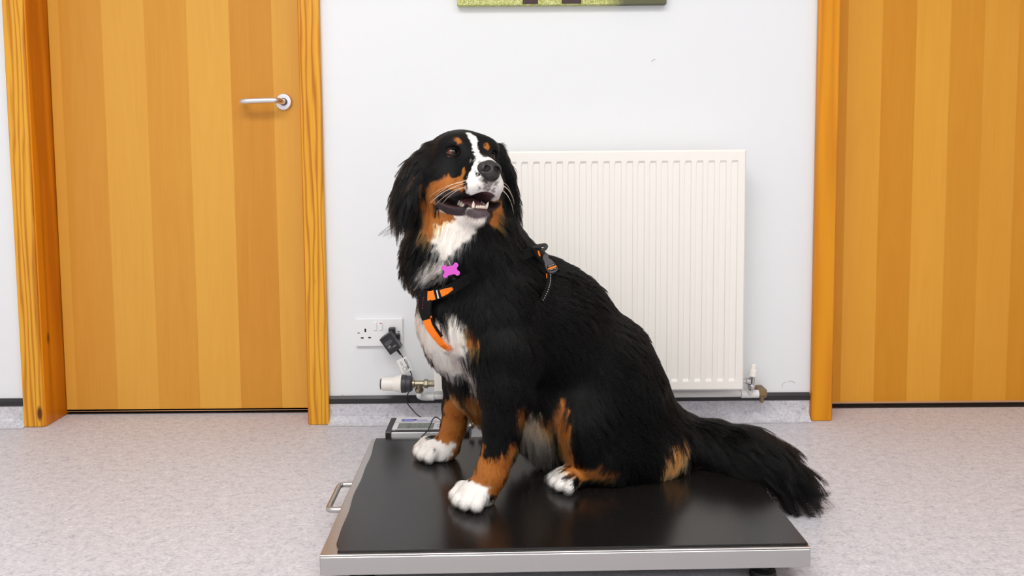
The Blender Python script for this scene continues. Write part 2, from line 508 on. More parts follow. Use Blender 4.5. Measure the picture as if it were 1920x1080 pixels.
# lockshield valve on the right
LY = -0.07
lz0, lz1 = at(1408, 733, LY).z, at(1411, 683, LY).z
lv = thing('lockshield_valve', (lx, LY, lz0), 'small chrome lockshield valve with white cap at the lower right corner of the radiator', 'valve')
axl = Vector((0.09, 0, 1)).normalized()
hh = lz1 - lz0
build('valve_body', lathe(nb(), [(0.0, 0.006), (0.004, 0.0068), (0.010, 0.0068), (0.0105, 0.0112), (0.017, 0.0118), (0.022, 0.0108), (0.0225, 0.008), (hh * 0.62, 0.0078), (hh * 0.62, 0)], (lx, LY, lz0 - 0.002), axl, 20), M_chrome, lv)
build('cap', lathe(nb(), [(hh * 0.56, 0), (hh * 0.56, 0.0112), (hh * 0.80, 0.0108), (hh * 0.80, 0.0085), (hh * 0.98, 0.0075), (hh, 0.0055), (hh, 0)], (lx, LY, lz0), axl, 24), M_cream, lv, bevel=0.0006)
build('union_nut', lathe(nb(), [(0, 0.009), (0.012, 0.0105), (0.014, 0.0072), (0.03, 0.0072)], (lx - 0.003, LY, lz0 + hh * 0.38), (-1, 0, 0), 12), M_chrome, lv)
build('riser', tube(nb(), [(lx, LY, lz0 + 0.004), (lx, LY + 0.004, lz0 - 0.006), (lx, PYp, PZ)], 0.0075), M_pipe, lv)

# ================================================================== socket, plug and cable
SY = -0.011
sA, sB = at(666.5, 597.5, SY), at(755.5, 649.5, SY)
sx0, sx1, sz1, sz0 = sA.x, sB.x, sA.z, sB.z
so = thing('wall_socket', ((sx0 + sx1) / 2, 0, (sz0 + sz1) / 2), 'white double wall socket with switches beside the dog', 'socket')
def on_s(px, py, y=SY): return at(px, py, y)
build('faceplate', boxes(((sx0, SY, sz0), (sx1, 0, sz1))), M_white_pl, so, bevel=0.003, seg=3)
for px, red in ((703.5, False), (714.2, True)):
    c = on_s(px, 611.5)
    s = build('switch', boxes(((c.x - 0.0048, SY - 0.0035, c.z - 0.0125), (c.x + 0.0048, SY + 0.002, c.z + 0.0125))), M_white_pl, so, bevel=0.0012)
    if red: build('red_mark', boxes(((c.x - 0.0028, SY - 0.0040, c.z + 0.0085), (c.x + 0.0028, SY - 0.0034, c.z + 0.0115))), M_red, s)
for px, py, wx, wz in ((685, 619.5, 0.0026, 0.0052), (679.2, 633.5, 0.0042, 0.0022), (693, 633, 0.0042, 0.0022)):
    c = on_s(px, py)
    build('pin_hole', boxes(((c.x - wx, SY - 0.0004, c.z - wz), (c.x + wx, SY + 0.004, c.z + wz))), M_dark, so)
for px, py in ((672.3, 624), (747.8, 621)):
    c = on_s(px, py)
    s = build('screw', lathe(nb(), [(0, 0.0032), (0.0008, 0.0032), (0.0014, 0.002), (0.0014, 0)], (c.x, SY, c.z), (0, -1, 0), 16), M_screw, so)
# power adapter
pa = thing('power_adapter', at(735, 640, -0.03), 'black plug-in power adapter tilted in the right half of the wall socket', 'adapter')
c = at(736, 628, -0.02)
build('plug', boxes(((c.x - 0.011, -0.030, c.z - 0.020), (c.x + 0.0085, SY - 0.0002, c.z + 0.023)), ((c.x + 0.0086, -0.026, c.z - 0.030), (c.x + 0.0225, SY - 0.0002, c.z + 0.004))), M_blk, pa, bevel=0.0025)
fc = at(731.5, 644.8, -0.062)
Ma = Matrix.Translation((fc.x, 0, fc.z)) @ Matrix.Rotation(math.radians(-34.5), 4, 'Y')
bm = nb(); box(bm, (-0.0200, -0.062, -0.0285), (0.0200, -0.0225, 0.0285), Ma)
bd = build('adapter_body', bm, M_dkgrey, pa, bevel=0.002)
bm = nb(); box(bm, (-0.0193, -0.0626, -0.0278), (0.0193, -0.0615, 0.0278), Ma)
build('face_label', bm, M_blk, pa)
bm = nb()
random.seed(3)
for j, (zz, w0, w1) in enumerate(((0.011, -0.012, 0.010), (0.0085, -0.014, 0.006), (0.006, -0.014, 0.012), (0.0035, -0.014, 0.008), (0.001, -0.013, 0.005), (-0.0135, -0.012, -0.002))):
    x = w0
    while x < w1:
        wd_ = random.uniform(0.001, 0.0028)
        box(bm, (x, -0.0629, zz - 0.0006), (x + wd_, -0.0625, zz + 0.0006), Ma); x += wd_ + 0.0006
box(bm, (0.002, -0.0629, -0.0145), (0.013, -0.0625, -0.0105), Ma)
build('print_lines', bm, M_print, pa)
# the adapter's face turns about the view axis: text lies in its x-z plane
Mt = Ma @ Matrix.Translation((-0.0075, -0.0627, -0.0065)) @ Matrix.Rotation(PI / 2, 4, 'X')
text_mesh('ce_mark', 'CE', 0.0085, Mt, M_inkw, pa)
e0 = at(746, 657, -0.045)
g = [at(744, 655, -0.043), at(748, 660, -0.043), at(751.5, 665, -0.043)]
build('strain_relief', tube(nb(), g, [0.0045, 0.0036, 0.0026], 10), M_blk, pa, smooth=True)

# indicator cable
cb = thing('power_cable', at(752, 668, -0.043), 'thin black power cable hanging from the adapter behind the white valve', 'cable')
pts = [at(751, 664, -0.043), at(757, 672, -0.045), at(765, 690, -0.040), at(771, 700, -0.030), at(772, 715, -0.022), at(766, 735, -0.018), at(762, 746, -0.016), at(764, 756, -0.020),
       at(768, 762, -0.022), at(776, 771, -0.03), at(784, 779, -0.09), at(800, 788, -0.14)]
build('cord', tube(nb(), spline(pts, 8), 0.0017, 8), M_blk, cb, smooth=True)
lb = thing('paper_tag', at(758, 685, -0.049), 'white printed paper tag wrapped round the adapter cable', 'tag')
q = at(758.2, 684.6, -0.050)
Ml = Matrix.Translation((q.x, -0.050, q.z)) @ Matrix.Rotation(math.radians(-23.5), 4, 'Y')
bm = nb(); box(bm, (-0.0165, -0.0006, -0.0225), (0.0165, 0.0006, 0.0225), Ml)
lo_ = build('paper', bm, M_paper, lb)
bm = nb()
for x0_, z0_, z1_ in ((0.0125, -0.017, 0.017), (0.0105, -0.012, 0.008), (-0.004, -0.002, 0.013), (-0.0075, 0.001, 0.012)):
    z = z0_
    while z < z1_:
        w_ = random.uniform(0.001, 0.0025); box(bm, (x0_ - 0.0005, -0.0010, z), (x0_ + 0.0005, -0.0004, z + w_), Ml); z += w_ + 0.0006
for a_, b_ in (((-0.009, -0.0185), (0.001, -0.0178)), ((-0.009, -0.0062), (0.001, -0.0055)), ((-0.009, -0.0185), (-0.0083, -0.0055)), ((0.0003, -0.0185), (0.001, -0.0055)), ((0.0018, -0.017), (0.0055, -0.0165)), ((0.0018, -0.015), (0.0055, -0.0145)), ((0.0018, -0.013), (0.0055, -0.0125)), ((0.0018, -0.011), (0.0055, -0.0105)), ((0.0018, -0.009), (0.0055, -0.0085)), ((0.0018, -0.007), (0.0055, -0.0065))):
    box(bm, (a_[0], -0.0010, a_[1]), (b_[0], -0.0004, b_[1]), Ml)
build('print_lines', bm, M_inkb, lb)
Mt = Ml @ Matrix.Translation((0.0078, -0.0008, 0.001)) @ Matrix.Rotation(PI / 2, 4, 'X') @ Matrix.Rotation(PI / 2, 4, 'Z')
text_mesh('heading', 'SMART SYSTEM', 0.0046, Mt, M_inkb, lb, bold=0.0002)

# ================================================================== weighing scale
ang = math.radians(1.0)
PT = 0.083                                             # height of the platform top
P0 = on_z(598.5, 1041.5, PT)
SM = Matrix.Translation((P0.x, P0.y, 0)) @ Matrix.Rotation(ang, 4, 'Z')
SW, SD = 0.922, 0.600
scl = thing('weighing_scale', SM @ Vector((SW / 2, SD / 2, 0)), 'low stainless steel weighing platform under the dog', 'scale')
bm = nb()
box(bm, (0, 0, PT - 0.040), (SW, SD, PT - 0.004), SM)
build('platform_tray', bm, M_steel, scl, bevel=0.0025, seg=3)
bm = nb()
RW = 0.030
box(bm, (0.0003, 0.0003, PT - 0.0038), (SW - 0.0003, SD - 0.0003, PT - 0.0002), SM)
build('top_sheet', bm, M_steel, scl, bevel=0.0015, seg=3)
bm = nb()
box(bm, (0.04, 0.05, 0.022), (SW - 0.05, SD - 0.03, PT - 0.0405), SM)
build('under_frame', bm, M_blk_soft, scl)
for fx, fy in ((0.07, 0.045), (SW - 0.075, 0.045), (0.07, SD - 0.06), (SW - 0.075, SD - 0.06)):
    c = SM @ Vector((fx, fy, 0))
    build('foot', lathe(nb(), [(0, 0.024), (0.006, 0.026), (0.018, 0.024), (0.022, 0.012), (0.043, 0.012)], c, (0, 0, 1), 20), M_blk_soft, scl)
hz = PT - 0.022
hp = [(0.002, 0.235, hz), (-0.024, 0.235, hz), (-0.032, 0.238, hz), (-0.036, 0.247, hz), (-0.036, 0.30, hz), (-0.036, 0.353, hz), (-0.032, 0.362, hz), (-0.024, 0.365, hz), (0.002, 0.365, hz)]
build('handle', tube(nb(), [SM @ Vector(p) for p in spline(hp, 5)], 0.0062, 14), M_steel, scl, smooth=True)

# rubber mat lying on the platform, its left edge a little wavy
bm = nb()
NX, NY = 60, 40
top = []
for j in range(NY + 1):
    v = j / NY
    r = []
    x0 = 0.023 - 0.008 * v + 0.0014 * math.sin(v * 11) + 0.0012 * math.sin(v * 24 + 1)
    if v < 0.03: x0 = 0.032
    for i in range(NX + 1):
        u = i / NX
        x = x0 + (SW - 0.003 - x0) * u
        y = 0.009 + (SD - 0.017) * v
        if i == NX: y = min(max(y, 0.006), SD - 0.004)
        z = PT + 0.0036 + 0.0004 * math.sin(u * 17 + v * 5) * math.sin(v * 11)
        r.append(bm.verts.new(SM @ Vector((x, y, z))))
    top.append(r)
for j in range(NY):
    for i in range(NX):
        bm.faces.new((top[j][i], top[j][i + 1], top[j + 1][i + 1], top[j + 1][i]))
ge = bmesh.ops.extrude_face_region(bm, geom=bm.faces[:])
for v in ge['geom']:
    if isinstance(v, bmesh.types.BMVert): v.co.z = PT + 0.0002
mt = build('rubber_mat', bm, M_mat, None, smooth=False, origin=SM @ Vector((SW / 2, SD / 2, PT)))
tag(mt, 'black rubber mat covering the top of the steel weighing platform', 'mat')
MATZ = PT + 0.004

# display unit standing behind the platform
IY0 = SM @ Vector((0, SD + 0.010, 0))
ix0 = at(722.5, 812, IY0.y).x
iw, idp, iz0, iz1 = 0.222, 0.112, 0.052, 0.098
iy = IY0.y
it = thing('scale_display', (ix0 + iw / 2, iy + idp / 2, 0), 'silver weight display unit with grey screen behind the weighing platform', 'display')
bm = nb()
box(bm, (ix0 + 0.014, iy, iz0), (ix0 + iw - 0.014, iy + idp, iz1 - 0.001))
build('housing', bm, M_silver, it, bevel=0.004, seg=3)
for x in (ix0, ix0 + iw - 0.0145):
    bm = nb()
    pr = [(iy - 0.0015, iz0 - 0.001), (iy - 0.0015, iz1 - 0.003), (iy + 0.002, iz1 + 0.001), (iy + idp - 0.012, iz1 + 0.003), (iy + idp - 0.003, iz1 + 0.0), (iy + idp + 0.001, iz1 - 0.008), (iy + idp + 0.001, iz0 - 0.001)]
    a_ = [bm.verts.new((x, y, z)) for y, z in pr]; b_ = [bm.verts.new((x + 0.0145, y, z)) for y, z in pr]
    for i in range(len(pr)): bm.faces.new((a_[i], b_[i], b_[(i + 1) % len(pr)], a_[(i + 1) % len(pr)]))
    bm.faces.new(a_[::-1]); bm.faces.new(b_)
    build('end_cap', bm, M_blk, it, bevel=0.0012)
bm = nb(); box(bm, (ix0 + 0.0145, iy + 0.001, iz1 - 0.0015), (ix0 + iw - 0.0145, iy + idp - 0.001, iz1 + 0.0006))
fp = build('face_panel', bm, mat('panel_film', srgb(216, 216, 222), 0.4), it)
bm = nb(); box(bm, (ix0 + 0.0148, iy + 0.0005, iz1 - 0.001), (ix0 + iw - 0.0148, iy + 0.012, iz1 + 0.0012))
build('black_band', bm, M_blk, it)
bm = nb(); box(bm, (ix0 + 0.028, iy + 0.020, iz1), (ix0 + 0.124, iy + 0.062, iz1 + 0.0012))
lc = build('screen', bm, M_lcd, it)
bm = nb()
for i in range(5):
    x = ix0 + 0.052 + i * 0.013
    box(bm, (x, iy + 0.030, iz1 + 0.001), (x + 0.008, iy + 0.031, iz1 + 0.0015)); box(bm, (x + 0.008, iy + 0.031, iz1 + 0.001), (x + 0.009, iy + 0.050, iz1 + 0.0015))
build('segments', bm, M_lcd_seg, lc)
T = lambda x, y: Matrix.Translation((ix0 + x, iy + y, iz1 + 0.0008))
bm = nb()
lathe(bm, [(0, 0.0045), (0.0006, 0.0045)], (ix0 + 0.034, iy + 0.088, iz1 + 0.0006), (0, 0, 1), 20)
lathe(bm, [(0, 0.0045), (0.0006, 0.0045)], (ix0 + 0.070, iy + 0.088, iz1 + 0.0006), (0, 0, 1), 20)
box(bm, (ix0 + 0.034, iy + 0.0835, iz1 + 0.0006), (ix0 + 0.070, iy + 0.0925, iz1 + 0.0012))
for x0_, x1_, y_ in ((0.032, 0.066, 0.077), (0.075, 0.10, 0.0885), (0.075, 0.105, 0.0785), (0.108, 0.128, 0.079)):
    x = x0_
    while x < x1_:
        w_ = random.uniform(0.0012, 0.003); box(bm, (ix0 + x, iy + y_ - 0.0016, iz1 + 0.0006), (ix0 + x + w_, iy + y_ + 0.0016, iz1 + 0.0010)); x += w_ + 0.0008
build('blue_logo', bm, M_blue, it)
bm = nb(); box(bm, (ix0 + 0.0145, iy + 0.0715, iz1 + 0.0005), (ix0 + iw - 0.0145, iy + 0.0722, iz1 + 0.0009))
for i in range(3):
    x = ix0 + 0.134 + i * 0.025
    for (a_, b_) in (((0, 0.03), (0.0006, 0.05)), ((0.02, 0.03), (0.0206, 0.05)), ((0, 0.03), (0.02, 0.0306)), ((0, 0.0494), (0.0206, 0.05))):
        box(bm, (x + a_[0], iy + a_[1], iz1 + 0.0005), (x + b_[0], iy + b_[1], iz1 + 0.0011))
build('button_outline', bm, M_inkb, it)
text_mesh('ce_mark', 'CE', 0.0062, T(0.022, 0.006) @ Matrix.Translation((0, 0, 0.0006)), M_inkw, it)
bm = nb(); box(bm, (ix0 + 0.03, iy + 0.02, 0.004), (ix0 + iw - 0.03, iy + 0.024, iz0 + 0.002)); box(bm, (ix0 + 0.03, iy + 0.02, 0), (ix0 + iw - 0.03, iy + idp, 0.004))
build('bracket', bm, M_blk, it)
for kx_ in (884, 901):
    c = at(kx_, 808, iy - 0.004)
    build('clamp_knob', lathe(nb(), [(0, 0.003), (0.004, 0.0075), (0.012, 0.0085), (0.018, 0.006), (0.020, 0)], (c.x, iy + 0.006, MATZ + 0.014), (0, -0.4, 1), 14), M_chrome, it, smooth=True)
# the platform's own lead looping over the display
lead = thing('sensor_lead', at(815, 784, iy + 0.05), 'thin black sensor lead looping over the display unit', 'cable')
pts = [at(790, 822, iy - 0.020), at(802, 807, iy - 0.008), at(807, 797, iy + 0.02), (at(811, 787, iy + 0.045)), at(816, 782.5, iy + 0.06), at(822, 784, iy + 0.05), at(829, 791, iy + 0.03), at(838, 802, iy + 0.006), at(846, 812, iy - 0.012)]
pts = [Vector((p.x, p.y, max(p.z, (iz1 + 0.0035) if p.y > iy - 0.006 else MATZ + 0.003))) for p in pts]
build('cord', tube(nb(), spline(pts, 6), 0.0017, 8), M_blk, lead, smooth=True)

# ================================================================== canvas print
cA, cB = at(857, 11, -0.028), at(1250, 6, -0.028)
czb = (cA.z + cB.z) / 2
pc = thing('wall_picture', ((cA.x + cB.x) / 2, 0, czb), 'frameless canvas photo print of green grass on the wall above the radiator', 'picture')
M_canvas = mat('printed_canvas', (0.5, 0.5, 0.1), 0.7)
k = N(M_canvas)
c_ = k.ramp(k.noise(k.obj((1, 1, 1.4)), 95, 4, 0.65, 2.5), [(0.34, srgb(112, 122, 40)), (0.46, srgb(170, 176, 84)), (0.56, srgb(206, 208, 140)), (0.68, srgb(240, 236, 205))])
sep = k.n('ShaderNodeSeparateXYZ'); k.l(k.obj(), sep.inputs[0])
dk = k.ramp(k.math('ADD', sep.outputs['X'], k.math('MULTIPLY', k.noise(k.obj(), 30, 3), 0.05)), [(0.155, (0, 0, 0)), (0.21, (1, 1, 1))])
c_ = k.mix(dk, c_, srgb(92, 94, 66)); k.col(c_)
build('canvas', boxes(((cA.x, -0.028, czb), (cB.x, -0.001, czb + 0.46))), M_canvas, pc, bevel=0.0015)
M_leg = mat('printed_dark_brown', srgb(58, 36, 36), 0.6)
lx_ = [at(x, 5, -0.0284).x for x in (980, 1009, 1053, 1090)]
build('printed_dark_shape', boxes(((lx_[0], -0.0286, czb + 0.002), (lx_[1], -0.0278, czb + 0.2)), ((lx_[2], -0.0286, czb + 0.002), (lx_[3], -0.0278, czb + 0.2))), M_leg, pc)
# ================================================================== the dog
# ---- head frame: x to the dog's picture-right, y along the muzzle, z up (mm)
def head_frame(yaw, pitch, roll):
    cy, sy, cp, sp = math.cos(yaw), math.sin(yaw), math.cos(pitch), math.sin(pitch)
    f = np.array([sy * cp, sp, cy * cp]); r = np.array([cy, 0, -sy]); u = np.array([-sy * sp, cp, -cy * sp])
    cr, sr = math.cos(roll), math.sin(roll)
    r2, u2 = r * cr - u * sr, u * cr + r * sr
    w = lambda v: np.array([v[0], -v[2], v[1]])
    return np.stack([w(r2), w(f), w(u2)])              # rows
HB = head_frame(math.radians(28), math.radians(15), math.radians(5))
EYE = np.array(at(886, 290, -0.715))                    # midpoint between the eyes


def H(x, y, z):
    return EYE + (x * HB[0] + (y - 60) * HB[1] + z * HB[2]) / 1000.0


def P(px, py, Y):
    return np.array(at(px, py, Y))


# ---- implicit body: smooth union of tapered capsules and ellipsoids on a graded grid
def graded(lo, hi, flo, fhi, fine, coarse):
    a = list(np.arange(flo, fhi, fine))
    x, s = flo, fine
    left = []
    while x > lo:
        s = min(coarse, s * 1.25); x -= s; left.append(x)
    x, s = a[-1], fine
    right = []
    while x < hi:
        s = min(coarse, s * 1.25); x += s; right.append(x)
    return np.array(left[::-1] + a + right)
_e = EYE
GX = graded(-0.34, 0.76, _e[0] - 0.13, _e[0] + 0.11, 0.0026, 0.0055)
GY = graded(-0.92, -0.26, _e[1] - 0.10, _e[1] + 0.13, 0.0030, 0.0055)
GZ = graded(0.0, 0.96, _e[2] - 0.16, _e[2] + 0.09, 0.0026, 0.0055)
D = np.full((len(GX), len(GY), len(GZ)), 1.0, np.float32)


def sub(c_lo, c_hi):
    i = [np.searchsorted(g, (a, b)) for g, a, b in zip((GX, GY, GZ), c_lo, c_hi)]
    s = tuple(slice(max(0, int(a) - 1), int(b) + 1) for a, b in i)
    X, Y, Z = np.meshgrid(GX[s[0]], GY[s[1]], GZ[s[2]], indexing='ij')
    return s, X, Y, Z


def blend(s, d, k, cut=False):
    a = D[s]
    if cut:
        d = -d
        h = np.clip(0.5 + 0.5 * (d - a) / k, 0, 1)
        D[s] = (a * (1 - h) + d * h + k * h * (1 - h)).astype(np.float32)
    else:
        h = np.clip(0.5 + 0.5 * (a - d) / k, 0, 1)
        D[s] = (a * (1 - h) + d * h - k * h * (1 - h)).astype(np.float32)


def cap(a, ra, b, rb, k=0.03, cut=False):
    a, b = np.asarray(a, float), np.asarray(b, float)
    m = max(ra, rb) + 0.03 + k
    s, X, Y, Z = sub(np.minimum(a, b) - m, np.maximum(a, b) + m)
    ab = b - a; L2 = max(ab @ ab, 1e-12)
    t = np.clip(((X - a[0]) * ab[0] + (Y - a[1]) * ab[1] + (Z - a[2]) * ab[2]) / L2, 0, 1)
    d = np.sqrt((X - a[0] - t * ab[0]) ** 2 + (Y - a[1] - t * ab[1]) ** 2 + (Z - a[2] - t * ab[2]) ** 2) - (ra + (rb - ra) * t)
    blend(s, d, k, cut)


def chain(pts, k=0.03):
    for (a, ra), (b, rb) in zip(pts[:-1], pts[1:]): cap(a, ra, b, rb, k)


def ell(c, axes, rad, k=0.03, cut=False):
    """axes: 3x3 rows, orthonormal; rad: three radii"""
    c = np.asarray(c, float); axes = np.asarray(axes, float); rad = np.asarray(rad, float)
    m = np.sqrt(((axes * rad[:, None]) ** 2).sum(0)) + 0.03 + k
    s, X, Y, Z = sub(c - m, c + m)
    dx, dy, dz = X - c[0], Y - c[1], Z - c[2]
    q = [(dx * A[0] + dy * A[1] + dz * A[2]) for A in axes]
    k0 = np.sqrt(sum((v / r) ** 2 for v, r in zip(q, rad)))
    k1 = np.sqrt(sum((v / r ** 2) ** 2 for v, r in zip(q, rad)))
    d = k0 * (k0 - 1) / np.maximum(k1, 1e-9)
    blend(s, np.minimum(d, 0.2), k, cut)


def frame_from(n, up):
    n = np.asarray(n, float); n /= np.linalg.norm(n); up = np.asarray(up, float)
    u = up - n * (up @ n); u /= np.linalg.norm(u)
    return np.stack([n, np.cross(u, n), u])            # thickness, width, length


I3 = np.eye(3)
# body axes on the platform: F forward, S to the near side
FW = np.array([-0.92, -0.39, 0.0]); SDW = np.array([0.39, -0.92, 0.0])

# torso
chest = P(880, 605, -0.635); ribs = P(1005, 610, -0.560); loin = P(1115, 695, -0.515); pelv = P(1180, 795, -0.485)
chain([(chest, 0.100), (ribs, 0.136), (loin, 0.135), (pelv, 0.116)], 0.05)
cap(P(905, 700, -0.625), 0.080, P(1030, 760, -0.565), 0.085, 0.05)           # brisket to belly
cap(P(1030, 760, -0.565), 0.085, P(1120, 800, -0.52), 0.10, 0.05)
cap(P(835, 575, -0.66), 0.056, P(850, 640, -0.65), 0.052, 0.05)              # forechest
# withers and neck
cap(P(985, 520, -0.57), 0.062, P(1075, 580, -0.53), 0.076, 0.05)
chain([(P(925, 545, -0.615), 0.112), (P(872, 465, -0.635), 0.100), (P(866, 400, -0.645), 0.082), (P(868, 350, -0.66), 0.070)], 0.04)
cap(P(812, 470, -0.65), 0.055, P(800, 500, -0.65), 0.048, 0.05)              # ruff
cap(P(925, 430, -0.60), 0.050, P(950, 480, -0.58), 0.055, 0.05)
cap(P(888, 725, -0.60), 0.048, P(905, 768, -0.575), 0.034, 0.04)
# near shoulder and foreleg
ell(P(945, 620, -0.70), frame_from(SDW + np.array([0, 0, 0.15]), (0.15, 0, 1)), (0.060, 0.085, 0.125), 0.05)
chain([(P(945, 660, -0.715), 0.072), (P(948, 730, -0.735), 0.052), (P(941, 790, -0.745), 0.037), (P(936, 840, -0.752), 0.0315), (P(922, 885, -0.756), 0.0300), (P(905, 925, -0.762), 0.0285)], 0.025)
# far shoulder and foreleg
ell(P(865, 625, -0.54), frame_from(-SDW, (0.15, 0, 1)), (0.055, 0.075, 0.105), 0.05)
chain([(P(872, 655, -0.535), 0.060), (P(866, 715, -0.525), 0.043), (P(857, 760, -0.515), 0.032), (P(850, 800, -0.512), 0.0275), (P(840, 835, -0.515), 0.026), (P(828, 852, -0.520), 0.026)], 0.022)
# haunches
ell(P(1165, 780, -0.590), frame_from(SDW, (-0.42, 0, 1)), (0.076, 0.128, 0.148), 0.05)
cap(P(1095, 795, -0.655), 0.062, P(1110, 845, -0.655), 0.060, 0.045)          # stifle
cap(P(1150, 860, -0.625), 0.062, P(1230, 855, -0.585), 0.068, 0.05)
ell(P(1160, 800, -0.41), frame_from(-SDW, (-0.42, 0, 1)), (0.060, 0.085, 0.100), 0.04)
cap(P(1130, 800, -0.37), 0.055, P(1140, 820, -0.37), 0.055, 0.045)
cap(P(1235, 830, -0.52), 0.085, P(1262, 845, -0.47), 0.075, 0.05)             # rump on the mat
# near hind foot (the hock lies on the mat)
chain([(P(1205, 878, -0.620), 0.034), (P(1140, 888, -0.645), 0.029), (P(1088, 893, -0.664), 0.027)], 0.02)
# far hind foot
fh = np.array(on_z(1120, 850, MATZ)); fh[2] = MATZ + 0.03
cap(fh + np.array([0.09, 0.03, 0.005]), 0.032, fh, 0.027, 0.02)


def paw(c, fw, s=1.0, spread=1.0):
    """four toes in front of a low pad; c is the middle of the pad on the mat"""
    fw = np.asarray(fw, float); fw[2] = 0; fw /= np.linalg.norm(fw)
    sd = np.array([-fw[1], fw[0], 0.0]); up = np.array([0, 0, 1.0])
    ell(c - fw * 0.006 * s + up * 0.026 * s, np.stack([fw, sd, up]), (0.040 * s, 0.036 * s, 0.025 * s), 0.014)
    for o, l in ((-1.5, 0.022), (-0.5, 0.033), (0.5, 0.033), (1.5, 0.022)):
        b = c + sd * (o * 0.0195 * spread * s) + fw * 0.006 * s + up * 0.029 * s
        e = c + sd * (o * 0.0225 * spread * s) + fw * l * s + up * 0.0165 * s
        cap(b, 0.0150 * s, e, 0.0142 * s, 0.0028)
pn = np.array(on_z(889, 946, MATZ)); paw(pn, FW + np.array([0.25, -0.25, 0]), 1.02)
pf = np.array(on_z(812, 858, MATZ)); paw(pf, FW + np.array([0.0, -0.1, 0]), 1.02)
ph = np.array(on_z(1065, 914, MATZ)); paw(ph, FW + np.array([0.15, -0.1, 0]), 0.92)
paw(fh * np.array([1, 1, 0]) + np.array([-0.02, 0, MATZ]), FW, 0.9)
# tail, over the platform's right edge and down to the floor
TAIL = [(P(1280, 826, -0.505), 0.054), (P(1328, 835, -0.545), 0.049), (P(1385, 846, -0.578), 0.047), (P(1435, 867, -0.600), 0.044), (P(1480, 901, -0.610), 0.033), (P(1508, 922, -0.614), 0.015)]
chain(TAIL, 0.035)

# head
ell(H(0, -8, 6), HB, (0.076, 0.086, 0.065), 0.03)
ell(H(-36, 46, 20), HB, (0.030, 0.028, 0.022), 0.025); ell(H(36, 46, 20), HB, (0.030, 0.028, 0.022), 0.025)
ell(H(-52, 8, -52), HB, (0.036, 0.050, 0.050), 0.03); ell(H(52, 8, -52), HB, (0.036, 0.050, 0.050), 0.03)
cap(H(0, 45, -30), 0.042, H(0, 92, -56), 0.036, 0.022)                       # muzzle
cap(H(0, 92, -58), 0.035, H(0, 116, -62), 0.0300, 0.018)
cap(H(0, 58, -18), 0.026, H(0, 128, -46), 0.0170, 0.02)                      # bridge
ell(H(16, 66, -6), HB, (0.015, 0.016, 0.018), 0.02); ell(H(-16, 66, -6), HB, (0.015, 0.016, 0.018), 0.02)
for sx in (-1, 1):
    ell(H(sx * 23, 96, -78), HB, (0.0225, 0.036, 0.0235), 0.012)             # flews
    ell(H(sx * 42, 48, -80), HB, (0.018, 0.040, 0.024), 0.016)
    ell(H(sx * 50, 22, -96), HB, (0.013, 0.030, 0.020), 0.012)               # lip corner
    cap(H(sx * 40, -5, -92), 0.024, H(sx * 15, 66, -124), 0.0165, 0.016)     # jaw
cap(H(0, 40, -122), 0.020, H(0, 76, -136), 0.0205, 0.016)
cap(H(0, -30, -95), 0.055, H(0, 25, -128), 0.028, 0.03)                      # throat
# the open mouth
jaw_ax = np.stack([HB[0], (HB[1] * math.cos(0.48) - HB[2] * math.sin(0.48)), (HB[2] * math.cos(0.48) + HB[1] * math.sin(0.48))])
ell(H(0, 78, -104), jaw_ax, (0.030, 0.060, 0.0135), 0.006, cut=True)
ell(H(0, 100, -104), jaw_ax, (0.024, 0.040, 0.0150), 0.006, cut=True)
for sx in (-1, 1): ell(H(sx * 46, 44, -101), jaw_ax, (0.030, 0.032, 0.0090), 0.004, cut=True)
# eye sockets
EL, ER = H(-43, 56, 1), H(42, 53, 1)
for e, sx in ((EL, -1), (ER, 1)):
    ell(e + (HB[1] * 0.010 + HB[0] * sx * 0.004), HB, (0.0150, 0.013, 0.0105), 0.006, cut=True)
# nose pad root
ell(H(0, 132, -56), HB, (0.021, 0.012, 0.017), 0.008)

# ears: flat hanging flaps
en = -HB[0] * 0.85 + HB[1] * 0.25
EAR_L = [(P(803, 294, -0.660), 0.030), (P(776, 322, -0.680), 0.044), (P(762, 364, -0.692), 0.043), (P(755, 398, -0.696), 0.026)]
EAR_R = [(P(932, 296, -0.625), 0.032), (P(944, 330, -0.612), 0.042), (P(949, 375, -0.605), 0.040), (P(952, 405, -0.602), 0.024)]
for E, n in ((EAR_L, en), (EAR_R, HB[0] * 0.9 - HB[1] * 0.1)):
    for (a, ra), (b, rb) in zip(E[:-1], E[1:]):
        for t in (0.0, 0.5):
            c = a * (1 - t) + b * t; r = ra * (1 - t) + rb * t
            ell(c, frame_from(n, a - b), (0.0125, r, 0.034), 0.012)

cap(P(790, 335, -0.665), 0.030, P(790, 395, -0.662), 0.034, 0.02)
# keep the dog above the mat (on the platform) and the floor
SMi = np.array(SM.inverted())
Xc, Yc = np.meshgrid(GX, GY, indexing='ij')
u_ = SMi[0, 0] * Xc + SMi[0, 1] * Yc + SMi[0, 3]; v_ = SMi[1, 0] * Xc + SMi[1, 1] * Yc + SMi[1, 3]
out = np.maximum(np.maximum(-u_, u_ - SW), np.maximum(-v_, v_ - SD))
hgt = np.where(out < 0.004, MATZ + 0.0012, 0.002)
for iz, z in enumerate(GZ):
    if z < 0.13: D[:, :, iz] = np.maximum(D[:, :, iz], (hgt - z))


